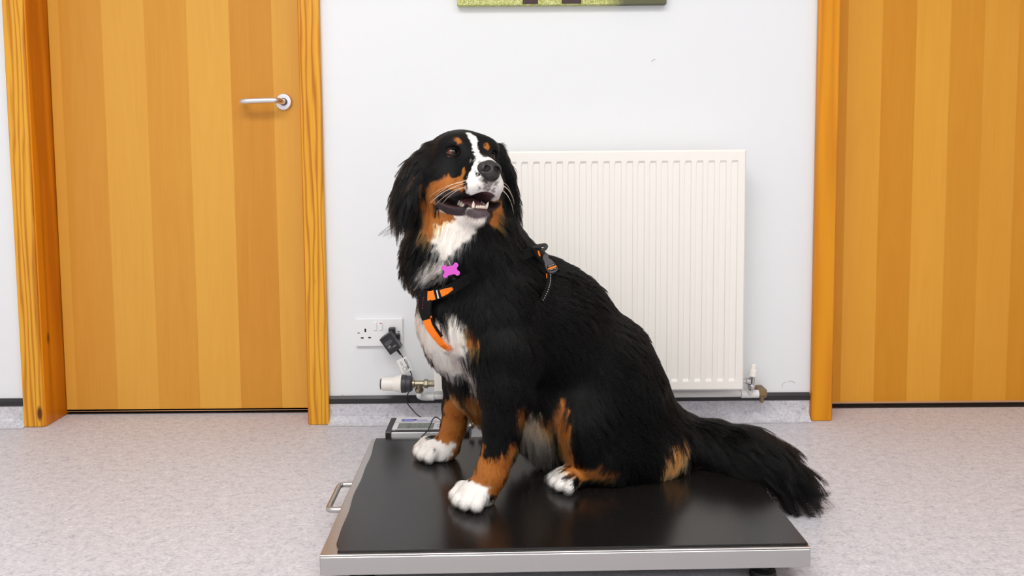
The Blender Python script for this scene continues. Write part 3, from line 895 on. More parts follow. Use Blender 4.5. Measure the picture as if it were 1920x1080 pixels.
# ---- surface nets
def surface(Dv, gx, gy, gz):
    S = Dv < 0
    n = S.shape
    cnt = np.zeros((n[0] - 1, n[1] - 1, n[2] - 1), np.uint8)
    for i in (0, 1):
        for j in (0, 1):
            for kk in (0, 1):
                cnt += S[i:n[0] - 1 + i, j:n[1] - 1 + j, kk:n[2] - 1 + kk]
    act = (cnt > 0) & (cnt < 8)
    I, J, K = np.nonzero(act)
    idx = np.full(act.shape, -1, np.int32); idx[I, J, K] = np.arange(len(I))
    acc = np.zeros((len(I), 3)); num = np.zeros(len(I))
    cor = [(a, b, c) for a in (0, 1) for b in (0, 1) for c in (0, 1)]
    val = {c: Dv[I + c[0], J + c[1], K + c[2]].astype(float) for c in cor}
    for a in cor:
        for ax_ in range(3):
            if a[ax_] == 1: continue
            b = list(a); b[ax_] = 1; b = tuple(b)
            va, vb = val[a], val[b]
            m = (va < 0) != (vb < 0)
            t = np.where(m, va / np.where(m, va - vb, 1), 0)
            p = [a[q] + (t if q == ax_ else 0) for q in range(3)]
            for q in range(3): acc[:, q] += np.where(m, p[q], 0)
            num += m
    fr = acc / num[:, None]
    V = np.stack([gx[I] + fr[:, 0] * (gx[I + 1] - gx[I]), gy[J] + fr[:, 1] * (gy[J + 1] - gy[J]), gz[K] + fr[:, 2] * (gz[K + 1] - gz[K])], 1)
    F = []
    for ax_ in range(3):
        sl = [slice(None)] * 3; sl[ax_] = slice(0, -1); s0 = S[tuple(sl)]
        sl[ax_] = slice(1, None); s1 = S[tuple(sl)]
        i, j, kk = np.nonzero(s0 != s1)
        o1, o2 = [q for q in range(3) if q != ax_]
        c = [i, j, kk]
        ok = (c[o1] > 0) & (c[o2] > 0) & (c[o1] < n[o1] - 1) & (c[o2] < n[o2] - 1)
        i, j, kk = i[ok], j[ok], kk[ok]
        def at_(d1, d2):
            q = [i.copy(), j.copy(), kk.copy()]; q[o1] -= d1; q[o2] -= d2
            return idx[q[0], q[1], q[2]]
        quad = np.stack([at_(1, 1), at_(0, 1), at_(0, 0), at_(1, 0)], 1)
        flip = s0[i, j, kk] ^ (ax_ == 1)
        quad[~flip] = quad[~flip][:, ::-1]
        F.append(quad)
    return V, np.concatenate(F)


V, Fq = surface(D, GX, GY, GZ)
Fq = Fq[(Fq >= 0).all(1)]
# keep the main piece
lab = np.arange(len(V))
for _ in range(400):
    m = lab[Fq].min(1); new = lab.copy(); np.minimum.at(new, Fq.ravel(), np.repeat(m, 4)); new = new[new]
    if (new == lab).all(): break
    lab = new
main = np.bincount(lab).argmax()
keep = lab == main
ren = np.cumsum(keep) - 1
Fq = ren[Fq[keep[Fq].all(1)]]; V = V[keep]
# two light smoothing passes
for _ in range(2):
    s_ = np.zeros_like(V); c_n = np.zeros(len(V))
    for a_, b_ in ((0, 1), (1, 2), (2, 3), (3, 0)):
        np.add.at(s_, Fq[:, a_], V[Fq[:, b_]]); np.add.at(c_n, Fq[:, a_], 1)
        np.add.at(s_, Fq[:, b_], V[Fq[:, a_]]); np.add.at(c_n, Fq[:, b_], 1)
    V = V * 0.6 + 0.4 * s_ / c_n[:, None]


def vnormals(V, F):
    n = np.cross(V[F[:, 2]] - V[F[:, 0]], V[F[:, 3]] - V[F[:, 1]])
    o = np.zeros_like(V)
    for q in range(4): np.add.at(o, F[:, q], n)
    return o / np.maximum(np.linalg.norm(o, axis=1), 1e-12)[:, None]


NRM = vnormals(V, Fq)
del D

# ---- value noise for soft, ragged edges
_tab = rng.random((32, 32, 32)).astype(np.float32)
def vnoise(p, s):
    q = p / s; i = np.floor(q).astype(int); f = q - i; f = f * f * (3 - 2 * f)
    o = 0
    for a in (0, 1):
        for b in (0, 1):
            for c in (0, 1):
                w = (f[:, 0] if a else 1 - f[:, 0]) * (f[:, 1] if b else 1 - f[:, 1]) * (f[:, 2] if c else 1 - f[:, 2])
                o = o + w * _tab[(i[:, 0] + a) % 32, (i[:, 1] + b) % 32, (i[:, 2] + c) % 32]
    return o


BLACK = np.array([0.0016, 0.0015, 0.0015]); WHITE = np.array([0.86, 0.80, 0.73]); TAN = np.array([0.36, 0.125, 0.026]); GREYW = np.array([0.46, 0.40, 0.36])
SKIN = np.array([0.055, 0.036, 0.036]); PINK = np.array([0.32, 0.145, 0.15])
PURE = np.array([0.78, 0.745, 0.71])


def seg_d(p, a, b):
    ab = b - a; t = np.clip(((p - a) @ ab) / max(ab @ ab, 1e-12), 0, 1)
    return np.linalg.norm(p - a - t[:, None] * ab, axis=1), t


# coat pattern: (colour, [(point, radius)...], softness, raggedness)
PAT = []
def patch(col, pts, soft=0.006, rag=0.010, scale=0.014, hlim=None): PAT.append((col, pts, soft, rag, scale, hlim))
BV = BVHTree.FromPolygons([Vector(v) for v in V], Fq.tolist())


def hit(px, py, lift=0.0):
    d = (P(px, py, 0.0) - np.array(CAM)); d /= np.linalg.norm(d)
    r = BV.ray_cast(CAM, Vector(d))
    if r[0] is None:
        r = BV.find_nearest(Vector(P(px, py, -0.62)))
    return np.array(r[0]) + np.array(r[1]) * lift


def hp(*pts):
    """points on the dog's skin along sight lines, with radii"""
    return [(hit(a, b), r) for a, b, r in pts]


# throat and chest whites
patch(WHITE, hp((812, 420, .026), (848, 418, .034), (886, 415, .026)), 0.008, 0.014)
patch(WHITE, hp((822, 434, .028), (838, 452, .030), (832, 468, .016), (828, 478, .008)), 0.008, 0.014)
patch(WHITE, hp((866, 430, .028), (850, 450, .024), (836, 466, .014)), 0.008, 0.014)
patch(GREYW, hp((828, 510, .010), (814, 508, .015), (802, 514, .017), (796, 526, .013)), 0.008, 0.026, 0.008)
patch(WHITE, hp((822, 503, .008), (806, 507, .011), (798, 516, .008)), 0.008, 0.024, 0.007)
patch(WHITE, hp((775, 568, .022), (786, 600, .034), (800, 632, .036), (822, 655, .034), (840, 660, .026)), 0.010, 0.016)
patch(WHITE, hp((826, 620, .014), (842, 642, .024), (856, 655, .016)), 0.010, 0.018)
patch(WHITE * 0.9, hp((818, 672, .022), (836, 684, .024), (852, 690, .014)), 0.010, 0.022)
patch(WHITE, hp((848, 602, .016), (858, 620, .024), (868, 640, .016)), 0.008, 0.022)
patch(PURE, hp((862, 628, .014), (872, 640, .010)), 0.010, 0.020)
patch(TAN, hp((879, 622, .008), (884, 640, .014)), 0.008, 0.016)
patch(GREYW, hp((845, 668, .014), (872, 690, .012), (888, 715, .012), (895, 735, .010)), 0.010, 0.026, 0.010)
# legs
patch(TAN, hp((852, 748, .024), (850, 775, .030), (845, 805, .034), (838, 835, .034)) , 0.006, 0.012)
patch(TAN, [(P(856, 775, -.513), .032), (P(849, 802, -.510), .034), (P(838, 838, -.512), .036)], 0.006, 0.010)
patch(TAN * 0.8, hp((890, 755, .026), (895, 785, .026)), 0.010, 0.016)
patch(TAN, hp((968, 835, .007), (960, 848, .014), (945, 866, .022), (925, 885, .034), (905, 905, .034), (915, 925, .030)), 0.006, 0.012)
patch(TAN, [(P(934, 862, -.748), .034), (P(922, 885, -.752), .038), (P(906, 922, -.758), .040)], 0.006, 0.010)
patch(TAN, hp((906, 842, .006), (903, 862, .012)), 0.006, 0.010)
patch(BLACK, hp((934, 830, .016), (928, 846, .011), (925, 860, .005)), 0.006, 0.012)
patch(TAN, hp((1056, 756, .010), (1050, 782, .018), (1054, 812, .021), (1060, 842, .019), (1068, 868, .012)), 0.008, 0.016)
patch(TAN, hp((1070, 884, .018), (1095, 886, .019), (1122, 888, .018), (1146, 889, .011)), 0.005, 0.010)
patch(np.array([0.78, 0.60, 0.44]), hp((988, 785, .024), (1002, 812, .034), (1014, 842, .030)), 0.012, 0.024)
patch(TAN, hp((980, 775, .014), (1028, 800, .010)), 0.012, 0.022)
patch(np.array([0.62, 0.29, 0.09]), hp((1284, 832, .014), (1278, 852, .028), (1264, 872, .027), (1250, 880, .016)), 0.006, 0.018)
# paws
patch(PURE, hp((790, 855, .032), (800, 862, .030), (812, 866, .022), (838, 866, .016), (850, 862, .012)) + [(pf + np.array([0, 0, .004]) + .018 * FW, .056)], 0.005, 0.010)
patch(PURE, hp((872, 935, .036), (888, 945, .040), (905, 950, .028), (925, 952, .018), (934, 953, .014)) + [(pn + np.array([0, 0, .004]) + .018 * FW, .058)], 0.005, 0.010)
patch(PURE, hp((1045, 900, .026), (1050, 915, .028), (1070, 918, .020)) + [(ph + np.array([0, 0, .002]) + .020 * FW, .046)], 0.005, 0.010)
patch(PURE, [(fh * np.array([1, 1, 0]) + np.array([-0.04, -0.01, MATZ + 0.01]), .045)], 0.005, 0.010)
patch(BLACK, hp((1068, 893, .008), (1082, 905, .008), (1090, 915, .006)), 0.005, 0.012, 0.008)
patch(BLACK, hp((928, 935, .005), (920, 930, .004)), 0.004, 0.008, 0.008)
# face
patch(np.array([0.0042, 0.0040, 0.0043]), [(H(0, 10, 10), .115), (EAR_L[2][0], .07)], 0.02, 0.01)  # lighter black over head and left ear: short-fur sheen put into the colour
patch(TAN, hp((862, 344, .013), (840, 342, .012), (820, 350, .013), (808, 368, .016), (802, 390, .018), (806, 412, .020), (826, 405, .012), (846, 404, .009)), 0.005, 0.010, 0.010)
patch(TAN, hp((868, 322, .006), (866, 332, .008)), 0.004, 0.006, 0.008)
patch(TAN, hp((934, 360, .010), (932, 385, .014), (925, 410, .014)), 0.006, 0.010)
patch(TAN, hp((800, 425, .014), (806, 440, .008)), 0.008, 0.014)
patch(PURE, hp((894, 303, .006), (888, 314, .006), (884, 328, .008), (885, 346, .010), (884, 362, .008)), 0.003, 0.004, 0.008)
patch(PURE, [(H(0, 122, -50), .030), (H(0, 108, -46), .026)], 0.004, 0.007, 0.008)
patch(PURE, [(H(-20, 118, -78), .022), (H(24, 112, -78), .030), (H(28, 80, -78), .026), (H(-12, 104, -84), .018)], 0.004, 0.007, 0.008)
patch(PURE, hp((880, 251, .0065), (885, 257, .0080), (889, 268, .0078), (892, 280, .0055), (895, 289, .0046), (899, 297, .0070)) + [(H(0, 88, -20), .011), (H(0, 100, -34), .016)], 0.002, 0.004, 0.007)
NOSEC = np.array([0.02, 0.017, 0.018])
patch(GREYW * 0.55, [(H(0, 136, -80), .011), (H(-6, 130, -92), .008), (H(6, 130, -92), .008)], 0.008, 0.016, 0.005)
patch(TAN, hp((858, 261, .0058), (861, 266, .0052)), 0.004, 0.003, 0.006)
patch(TAN, hp((914, 273, .0050), (913, 278, .0045)), 0.004, 0.005, 0.006)
patch(TAN * 0.7, hp((774, 334, .0012), (773, 342, .0012)), 0.004, 0.004, 0.006)
patch(TAN * 0.7, hp((789, 349, .003), (786, 357, .0025)), 0.004, 0.004, 0.006)
patch(WHITE, hp((900, 412, .014), (885, 418, .016), (912, 404, .008)), 0.004, 0.010)
MOUTH = [(H(0, 78, -104), (0.031, 0.061, 0.0145)), (H(0, 100, -104), (0.025, 0.041, 0.0160)), (H(-46, 44, -101), (0.031, 0.033, 0.0100)), (H(46, 44, -101), (0.031, 0.033, 0.0100))]
LIPS = hp((862, 361, .004), (846, 364, .007), (830, 366, .008), (822, 373, .008), (824, 384, .010), (838, 395, .010), (855, 398, .009), (868, 398, .008))
LIPC = hp((880, 399, .009), (893, 400, .012), (910, 398, .011))


def mouth_d(p):
    o = np.full(len(p), 1.0)
    for c, r in MOUTH:
        q = (p - c) @ jaw_ax.T / np.array(r)
        o = np.minimum(o, (np.linalg.norm(q, axis=1) - 1) * min(r))
    return o


def chain_d(p, pts):
    d = np.full(len(p), 9.0)
    if len(pts) == 1: return np.linalg.norm(p - pts[0][0], axis=1) - pts[0][1]
    for (a, ra), (b, rb) in zip(pts[:-1], pts[1:]):
        q, t = seg_d(p, a, b); d = np.minimum(d, q - (ra + (rb - ra) * t))
    return d


def paint(p, skin=False):
    c = np.tile(BLACK, (len(p), 1))
    nz = {}
    for col, pts, soft, rag, scl_, _ in PAT:
        d = chain_d(p, pts)
        if scl_ not in nz: nz[scl_] = (vnoise(p + 3.1, scl_) - 0.5) + 0.6 * (vnoise(p + 7.7, scl_ * 0.45) - 0.5)
        w = np.clip(0.5 - (d + nz[scl_] * rag * 1.6) / soft, 0, 1)
        c = c * (1 - w[:, None]) + col * w[:, None]
    w = np.clip(0.5 - (np.linalg.norm(p - H(0, 138, -56), axis=1) - 0.023) / 0.002, 0, 1)[:, None]; c = c * (1 - w) + NOSEC * w
    w = np.clip(0.5 - chain_d(p, LIPC) / 0.004, 0, 1)[:, None]; c = c * (1 - w) + np.array([0.085, 0.064, 0.068]) * w
    if skin:
        w = np.clip(0.5 - chain_d(p, LIPS) / 0.003, 0, 1)[:, None]; c = c * (1 - w) + np.array([0.038, 0.027, 0.030]) * w
        m = mouth_d(p)
        w = np.clip(0.5 - (m - 0.0015) / 0.002, 0, 1)[:, None]; c = c * (1 - w) + SKIN * w
        w = np.clip(0.5 - (m + 0.0005) / 0.002, 0, 1)[:, None] * np.clip(((p - H(0, 30, 0)) @ HB[1]) / 0.03, 0, 1)[:, None]; c = c * (1 - w) + PINK * 0.7 * w
    return c


VC = paint(V, True)
me = bpy.data.meshes.new('dog')
me.from_pydata(V.tolist(), [], Fq.tolist())
me.polygons.foreach_set('use_smooth', [True] * len(me.polygons))
ca = me.color_attributes.new('coat', 'FLOAT_COLOR', 'POINT')
ca.data.foreach_set('color', np.concatenate([VC, np.ones((len(VC), 1))], 1).astype(np.float32).ravel())
M_skin = mat('dog_skin', BLACK, 0.6, spec=0.12)
k = N(M_skin); at_n = k.n('ShaderNodeAttribute', attribute_name='coat'); k.col(at_n.outputs['Color'])
me.materials.append(M_skin)
dog = bpy.data.objects.new('dog', me); C.objects.link(dog)
tag(dog, 'black, white and tan long-haired dog sitting on the weighing platform with mouth open', 'dog')

# ------------------------------------------------------------------ fur
UP = np.array([0, 0, 1.0]); DN = -UP; BK_ = -FW
CP = []
def cp(p, d, length, lift, sig, clump=0.55): CP.append((np.asarray(p, float), np.asarray(d, float) / np.linalg.norm(d), length, lift, sig, clump))
def ch_(px, py, *a): cp(hit(px, py), *a)
LF = np.array([-1.0, 0, 0])
ch_(955, 440, BK_ * .6 + DN * .8, .036, 22, .045, .6); ch_(930, 480, BK_ * .4 + DN * .9, .045, 18, .05, .6); ch_(890, 520, BK_ * .2 + DN, .040, 16, .05, .6)
ch_(835, 445, DN + SDW * .1, .036, 18, .04, .5); ch_(835, 480, DN, .042, 20, .035, .5)
ch_(762, 455, DN + LF * .15, .045, 26, .035, .6); ch_(770, 490, DN + LF * .1, .040, 22, .035, .6); ch_(800, 508, LF * 1.0 + DN * .30, .048, 16, .022, .8); ch_(818, 505, LF * 1.0 + DN * .35, .048, 14, .020, .8)
ch_(785, 590, DN, .036, 14, .05, .5); ch_(800, 640, DN, .028, 16, .04, .5); ch_(830, 670, DN + SDW * .1, .032, 20, .04, .5)
ch_(855, 610, DN * .8 - BK_ * 0 + SDW * .3, .034, 16, .03, .5)
ch_(930, 590, DN + BK_ * .4, .040, 12, .06, .6); ch_(940, 680, DN + BK_ * .2, .030, 10, .05, .5)
ch_(1030, 560, BK_ + DN * .5, .040, 12, .06, .6); ch_(1000, 650, DN * .8 + BK_ * .5, .042, 12, .06, .6); ch_(1000, 720, DN + BK_ * .3, .042, 14, .05, .6)
ch_(1090, 530, BK_ + DN * .5, .034, 18, .06, .7); ch_(1020, 490, BK_ + DN * .5, .030, 20, .05, .7)
ch_(1140, 620, BK_ * .7 + DN * .8, .036, 14, .06, .65); ch_(1195, 630, BK_ * .5 + DN * .9, .034, 16, .05, .65); ch_(1090, 690, BK_ * .5 + DN * .8, .045, 12, .06, .6)
ch_(1150, 770, BK_ * .5 + DN * .8, .042, 12, .06, .6); ch_(1230, 720, DN + BK_ * .3, .038, 15, .05, .6); ch_(1090, 790, DN + BK_ * .2, .036, 12, .05, .6)
ch_(1220, 830, DN * .7 + BK_ * .6, .050, 14, .05, .6); ch_(1160, 850, DN * .6 + BK_ * .7, .042, 14, .05, .6); ch_(1270, 800, DN * .7 + BK_ * .6, .038, 16, .05, .6)
ch_(1275, 862, DN * .5 - BK_ * .5 + SDW * .2, .036, 12, .03, .7)
for (a, _), (b, _), L_ in zip(TAIL[:-1], TAIL[1:], (.065, .075, .085, .090, .080)):
    cp((a + b) / 2, (b - a) + np.array([0, 0, -0.006]), L_, 21, .05, .85)
cp(TAIL[-1][0], TAIL[-1][0] - TAIL[-2][0], .060, 18, .035, .8)
ch_(895, 770, DN, .045, 24, .03, .6); ch_(1000, 815, DN + BK_ * .1, .055, 40, .04, .6); ch_(1010, 850, DN, .060, 50, .035, .6); ch_(985, 780, DN, .04, 30, .035, .5)
# legs and paws
ch_(935, 760, DN, .018, 8, .03, .4); ch_(930, 820, DN, .012, 8, .03, .3); ch_(920, 870, DN, .011, 8, .03, .3); ch_(905, 905, DN, .010, 8, .025, .3)
ch_(968, 800, DN + BK_ * .6, .030, 20, .025, .5); ch_(955, 850, DN + BK_ * .5, .020, 18, .022, .5)
ch_(850, 740, DN, .020, 8, .03, .4); ch_(848, 780, DN, .012, 8, .03, .3); ch_(842, 820, DN, .011, 8, .025, .3); ch_(875, 760, DN + BK_ * .5, .030, 18, .022, .5)
for c, f_ in ((pn, FW + np.array([.25, -.25, 0])), (pf, FW), (ph, FW), (fh * np.array([1, 1, 0]) + np.array([-0.02, 0, MATZ]), FW)):
    f_ = np.asarray(f_, float); f_ = f_ / np.linalg.norm(f_)
    cp(c + UP * .035 - f_ * .01, f_ + DN * .4, .011, 10, .022, .3); cp(c + UP * .02 + f_ * .04, f_ * .4 + DN, .011, 12, .02, .3); cp(c + UP * .012 - f_ * .03, DN - f_ * .4, .016, 14, .02, .4)
ch_(1055, 780, DN + SDW * .1, .030, 16, .025, .5); ch_(1058, 840, DN, .034, 18, .025, .5); ch_(1100, 886, FW + DN * .2, .014, 10, .025, .3); ch_(1150, 888, FW * .5 + DN * .6, .022, 14, .025, .4)
# head (flow runs from the nose backwards)
def hd(*v): v = np.array(v, float); return v[0] * HB[0] + v[1] * HB[1] + v[2] * HB[2]
for sx in (-1, 1):
    cp(H(sx * 20, 115, -75), hd(sx * .3, -1, -.3), .0045, 10, .018, .1); cp(H(sx * 32, 85, -80), hd(sx * .2, -1, -.4), .006, 10, .018, .1)
    cp(H(sx * 35, 60, -40), hd(sx * .3, -1, -.1), .006, 8, .018, .1); cp(H(sx * 60, 30, -60), hd(sx * .2, -1, -.4), .011, 10, .022, .3)
    cp(H(sx * 70, 0, -60), hd(sx * .1, -.6, -.8), .020, 14, .03, .5); cp(H(sx * 60, -10, -95), hd(0, -.5, -.9), .028, 16, .03, .5)
    cp(H(sx * 45, 50, 25), hd(sx * .5, -.8, .3), .006, 8, .02, .1); cp(H(sx * 60, 20, 30), hd(sx * .5, -.9, 0), .010, 8, .025, .2); cp(H(sx * 55, -20, 50), hd(sx * .8, -.7, -.3), .016, 10, .03, .3)
    cp(H(sx * 30, 55, -118), hd(sx * .2, -.9, -.3), .010, 12, .02, .2)
cp(H(0, 110, -40), hd(0, -1, .3), .0045, 8, .018, .1); cp(H(0, 70, 0), hd(0, -.8, .6), .005, 8, .02, .1); cp(H(0, 55, 45), hd(0, -.6, .8), .006, 8, .02, .1); cp(H(0, 20, 68), hd(0, -1, .1), .008, 10, .025, .2); cp(H(0, -40, 66), hd(0, -1, -.2), .014, 12, .03, .3)
cp(H(0, 80, -134), hd(0, -.6, -.7), .007, 18, .015, .1); cp(H(0, 50, -140), hd(0, -.9, -.4), .014, 14, .02, .3); cp(H(0, 20, -140), hd(0, -.4, -.9), .028, 16, .03, .4)
for E, o_ in ((EAR_L, LF * .34), (EAR_R, -LF * .30)):
    for (p_, r_), L_, lf in zip(E, (.022, .040, .058, .072), (8, 12, 16, 20)): cp(p_, DN + o_, L_, lf, .030, .85)
CPp = np.array([c[0] for c in CP]); CPd = np.array([c[1] for c in CP]); CPv = np.array([[c[2], c[3], c[5]] for c in CP]); CPs = np.array([c[4] for c in CP])


def field(p):
    o_d = np.zeros((len(p), 3)); o_v = np.zeros((len(p), 3))
    for s in range(0, len(p), 20000):
        q = p[s:s + 20000]
        d2 = ((q[:, None, :] - CPp[None]) ** 2).sum(2)
        w = np.exp(-d2 / (2 * CPs ** 2)) / (CPs ** 2) + 1e-9 / (d2 + 1e-5)
        w /= w.sum(1)[:, None]
        o_d[s:s + 20000] = w @ CPd; o_v[s:s + 20000] = w @ CPv
    return o_d, o_v


def unit(v): return v / np.maximum(np.linalg.norm(v, axis=1), 1e-9)[:, None]


# skin areas without fur: mouth, lips, eyes, under the paws
def bald(p, n):
    b = mouth_d(p) < 0.0035
    b |= chain_d(p, LIPS) < 0.0005
    for e in (EL, ER): b |= np.linalg.norm((p - e - HB[1] * 0.006) @ HB.T / np.array([1.2, 1, 1]), axis=1) < 0.0138
    b |= np.linalg.norm((p - H(0, 138, -56)) / np.array([1, 1, 1]), axis=1) < 0.0215
    b |= (n[:, 2] < -0.75) & (p[:, 2] < MATZ + 0.03)
    return b


tri = np.concatenate([Fq[:, [0, 1, 2]], Fq[:, [0, 2, 3]]])
tc_ = V[tri].mean(1)
tarea = 0.5 * np.linalg.norm(np.cross(V[tri[:, 1]] - V[tri[:, 0]], V[tri[:, 2]] - V[tri[:, 0]]), axis=1)


def roots(n, wgt):
    pr = tarea * wgt; cum = np.cumsum(pr); t = np.searchsorted(cum, rng.random(n) * cum[-1])
    a, b = rng.random(n), rng.random(n); f = a + b > 1; a[f], b[f] = 1 - a[f], 1 - b[f]
    T = tri[t]
    p = V[T[:, 0]] * (1 - a - b)[:, None] + V[T[:, 1]] * a[:, None] + V[T[:, 2]] * b[:, None]
    nn = unit(NRM[T[:, 0]] * (1 - a - b)[:, None] + NRM[T[:, 1]] * a[:, None] + NRM[T[:, 2]] * b[:, None])
    return p, nn


_, fv = field(tc_)
wd_t = np.clip(0.020 / np.maximum(fv[:, 0], 0.004), 0.55, 5.0)
NS = 7


def grow(p, n, jit, seed, wav=0.07):
    r = np.random.default_rng(seed)
    fd, fv_ = field(p)
    L_, lift, cl_ = fv_[:, 0], np.radians(fv_[:, 1]), fv_[:, 2]
    # broad swirls plus a little disorder
    sw = np.stack([vnoise(p + a, 0.055) - 0.5 for a in (1.0, 5.0, 9.0)], 1) * 0.9
    fd = unit(fd) + sw * np.clip(L_ / 0.035, 0.15, 1)[:, None] + r.normal(0, 1, p.shape) * jit
    t = unit(fd - n * (fd * n).sum(1)[:, None])
    lf = lift * (1 + r.normal(0, 0.20, len(p))) + (vnoise(p + 13, 0.03) - 0.5) * 0.35 * np.clip(L_ / 0.035, 0.2, 1)
    lf = np.clip(lf, 0.03, 1.3)
    L_ = L_ * r.uniform(0.70, 1.15, len(p))
    d = t * np.cos(lf)[:, None] + n * np.sin(lf)[:, None]
    pts = [p - n * 0.0008]
    step = (L_ / (NS - 1))[:, None]
    g = np.clip(L_ / 0.05, 0, 1.5)[:, None] * 0.10
    ph_ = r.uniform(0, 6.28, len(p)); sd_ = np.cross(t, n)
    for i in range(1, NS):
        pts.append(pts[-1] + d * step)
        d = unit(d - n * (0.10 * np.sin(lf))[:, None] + DN * g + sd_ * (np.sin(ph_ + i * 1.1) * wav * np.clip(L_ / 0.04, 0, 1))[:, None])
    K_ = np.stack(pts, 1)
    # nothing grows through the mat or the floor
    xy = K_[:, :, :2]
    uu = SMi[0, 0] * xy[..., 0] + SMi[0, 1] * xy[..., 1] + SMi[0, 3]; vv = SMi[1, 0] * xy[..., 0] + SMi[1, 1] * xy[..., 1] + SMi[1, 3]
    on = (uu > -0.003) & (uu < SW + 0.003) & (vv > -0.003) & (vv < SD + 0.003)
    K_[..., 2] = np.maximum(K_[..., 2], np.where(on, MATZ + 0.001, 0.001))
    return K_, L_, cl_


STRAP_PTS = []                                          # filled by the harness: (points, radius) that press the coat flat
def make_fur(nh, ng):
    gp, gn = roots(ng, np.clip(wd_t, 0.5, 2.5))
    GK, _, _ = grow(gp, gn, 0.13, 5, 0.20)
    kd = KDTree(ng)
    for i, q in enumerate(gp): kd.insert(Vector(q), i)
    kd.balance()
    p, n = roots(nh, wd_t)
    ok = ~bald(p, n)
    for sp, sr in STRAP_PTS: ok &= chain_d(p, [(q, sr) for q in sp]) > 0
    p, n = p[ok], n[ok]
    K_, L_, cl_ = grow(p, n, 0.075, 9)
    gi = np.array([kd.find(Vector(q))[1] for q in p])
    s = np.linspace(0, 1, NS)[None, :, None] ** 0.9
    far = np.linalg.norm(gp[gi] - p, axis=1)
    same = np.clip((n * gn[gi]).sum(1), 0, 1) * (far < 0.03)
    c = (np.clip(cl_ * 1.3, 0, .92) * same * rng.uniform(0.55, 1.05, len(p)))[:, None, None]
    K_ = K_ * (1 - c * s) + GK[gi] * (c * s)
    # hairs shorten beside the straps so that the webbing shows
    col = paint(p)
    gv = np.random.default_rng(3).uniform(0.75, 1.15, ng)[gi][:, None]
    var = gv * rng.uniform(0.75, 1.18, (len(p), 1)) * (0.80 + 0.4 * vnoise(p + 2, 0.02))[:, None]
    col = np.clip(col * var, 0, 0.93)
    return K_, L_, col
# ------------------------------------------------------------------ small parts of the head, each a mesh of its own
def sculpt(fn, lo, hi, step, name, m, parent, smooth_n=1):
    global GX, GY, GZ, D
    keep_ = (GX, GY, GZ)
    GX, GY, GZ = (np.arange(a, b, step) for a, b in zip(lo, hi))
    D = np.full((len(GX), len(GY), len(GZ)), 1.0, np.float32)
    fn()
    v, f = surface(D, GX, GY, GZ)
    GX, GY, GZ = keep_; del D
    me_ = bpy.data.meshes.new(name); me_.from_pydata(v.tolist(), [], f.tolist())
    me_.polygons.foreach_set('use_smooth', [True] * len(me_.polygons)); me_.materials.append(m)
    o = bpy.data.objects.new(name, me_); C.objects.link(o); o.parent = parent
    return o


M_nose = mat('nose_leather', (0.020, 0.016, 0.0175), 0.45, spec=0.5)
k = N(M_nose); vo = k.n('ShaderNodeTexVoronoi'); vo.inputs['Scale'].default_value = 900; k.l(k.obj(), vo.inputs['Vector']); k.bump(vo.outputs['Distance'], 0.35, 0.0006)


def f_nose():
    ell(H(0, 134, -49), HB, (0.0235, 0.0165, 0.0165), 0.006)
    ell(H(0, 139, -58), HB, (0.0185, 0.0150, 0.0150), 0.008)
    cap(H(0, 140, -66), 0.0085, H(0, 136, -76), 0.0055, 0.008)
    for sx in (-1, 1):
        ell(H(sx * 15, 138, -53), HB, (0.0095, 0.0150, 0.0120), 0.006)
        ell(H(sx * 10.5, 152, -54), HB, (0.0068, 0.0190, 0.0060), 0.003, cut=True)
        cap(H(sx * 13, 152, -58), 0.0032, H(sx * 24, 143, -61), 0.0016, 0.003, cut=True)
    cap(H(0, 158, -60), 0.0010, H(0, 148, -78), 0.0012, 0.002, cut=True)
c0 = H(0, 140, -56)
sculpt(f_nose, c0 - 0.045, c0 + 0.045, 0.0011, 'nose', M_nose, dog)

M_tongue = mat('tongue_flesh', srgb(166, 114, 118), 0.38, spec=0.5)
k = N(M_tongue); k.bump(k.noise(k.obj(), 700, 3), 0.25, 0.0006)
def f_tongue():
    ell(H(0, 42, -101), jaw_ax, (0.0225, 0.040, 0.0090), 0.005)
    ell(H(0, 70, -113), jaw_ax, (0.0180, 0.021, 0.0070), 0.006)
    cap(H(0, 10, -82), 0.0012, H(0, 90, -113), 0.0010, 0.004, cut=True)
c0 = H(0, 55, -110); sculpt(f_tongue, c0 - 0.06, c0 + 0.06, 0.0018, 'tongue', M_tongue, dog)

M_tooth = mat('tooth_enamel', srgb(238, 226, 208), 0.25)
def tooth(x, y, z, h, r, lean=(0, 0, 1)):
    ax_ = jaw_ax[2] * 1.0 + jaw_ax[0] * lean[0] + jaw_ax[1] * lean[1]; ax_ = ax_ / np.linalg.norm(ax_)
    o = build('tooth', lathe(nb(), [(-0.003, r), (0, r), (h * .35, r * .92), (h * .7, r * .60), (h * .93, r * .25), (h, 0.0)], Vector(H(x, y, z)), Vector(ax_), 12), M_tooth, dog, smooth=True)
for sx in (-1, 1): tooth(sx * 14.5, 84, -118.5, 0.0135, 0.0034, (sx * .18, .18, 1))
for x_ in (-9, -5.4, -1.8, 1.8, 5.4, 9): tooth(x_, 91 - abs(x_) * .25, -119.5, 0.0038, 0.0019)
for sx in (-1, 1):
    for y_, h_ in ((58, .006), (48, .008), (37, .009)): tooth(sx * 25, y_, -112 + (58 - y_) * .42, h_, 0.0040)

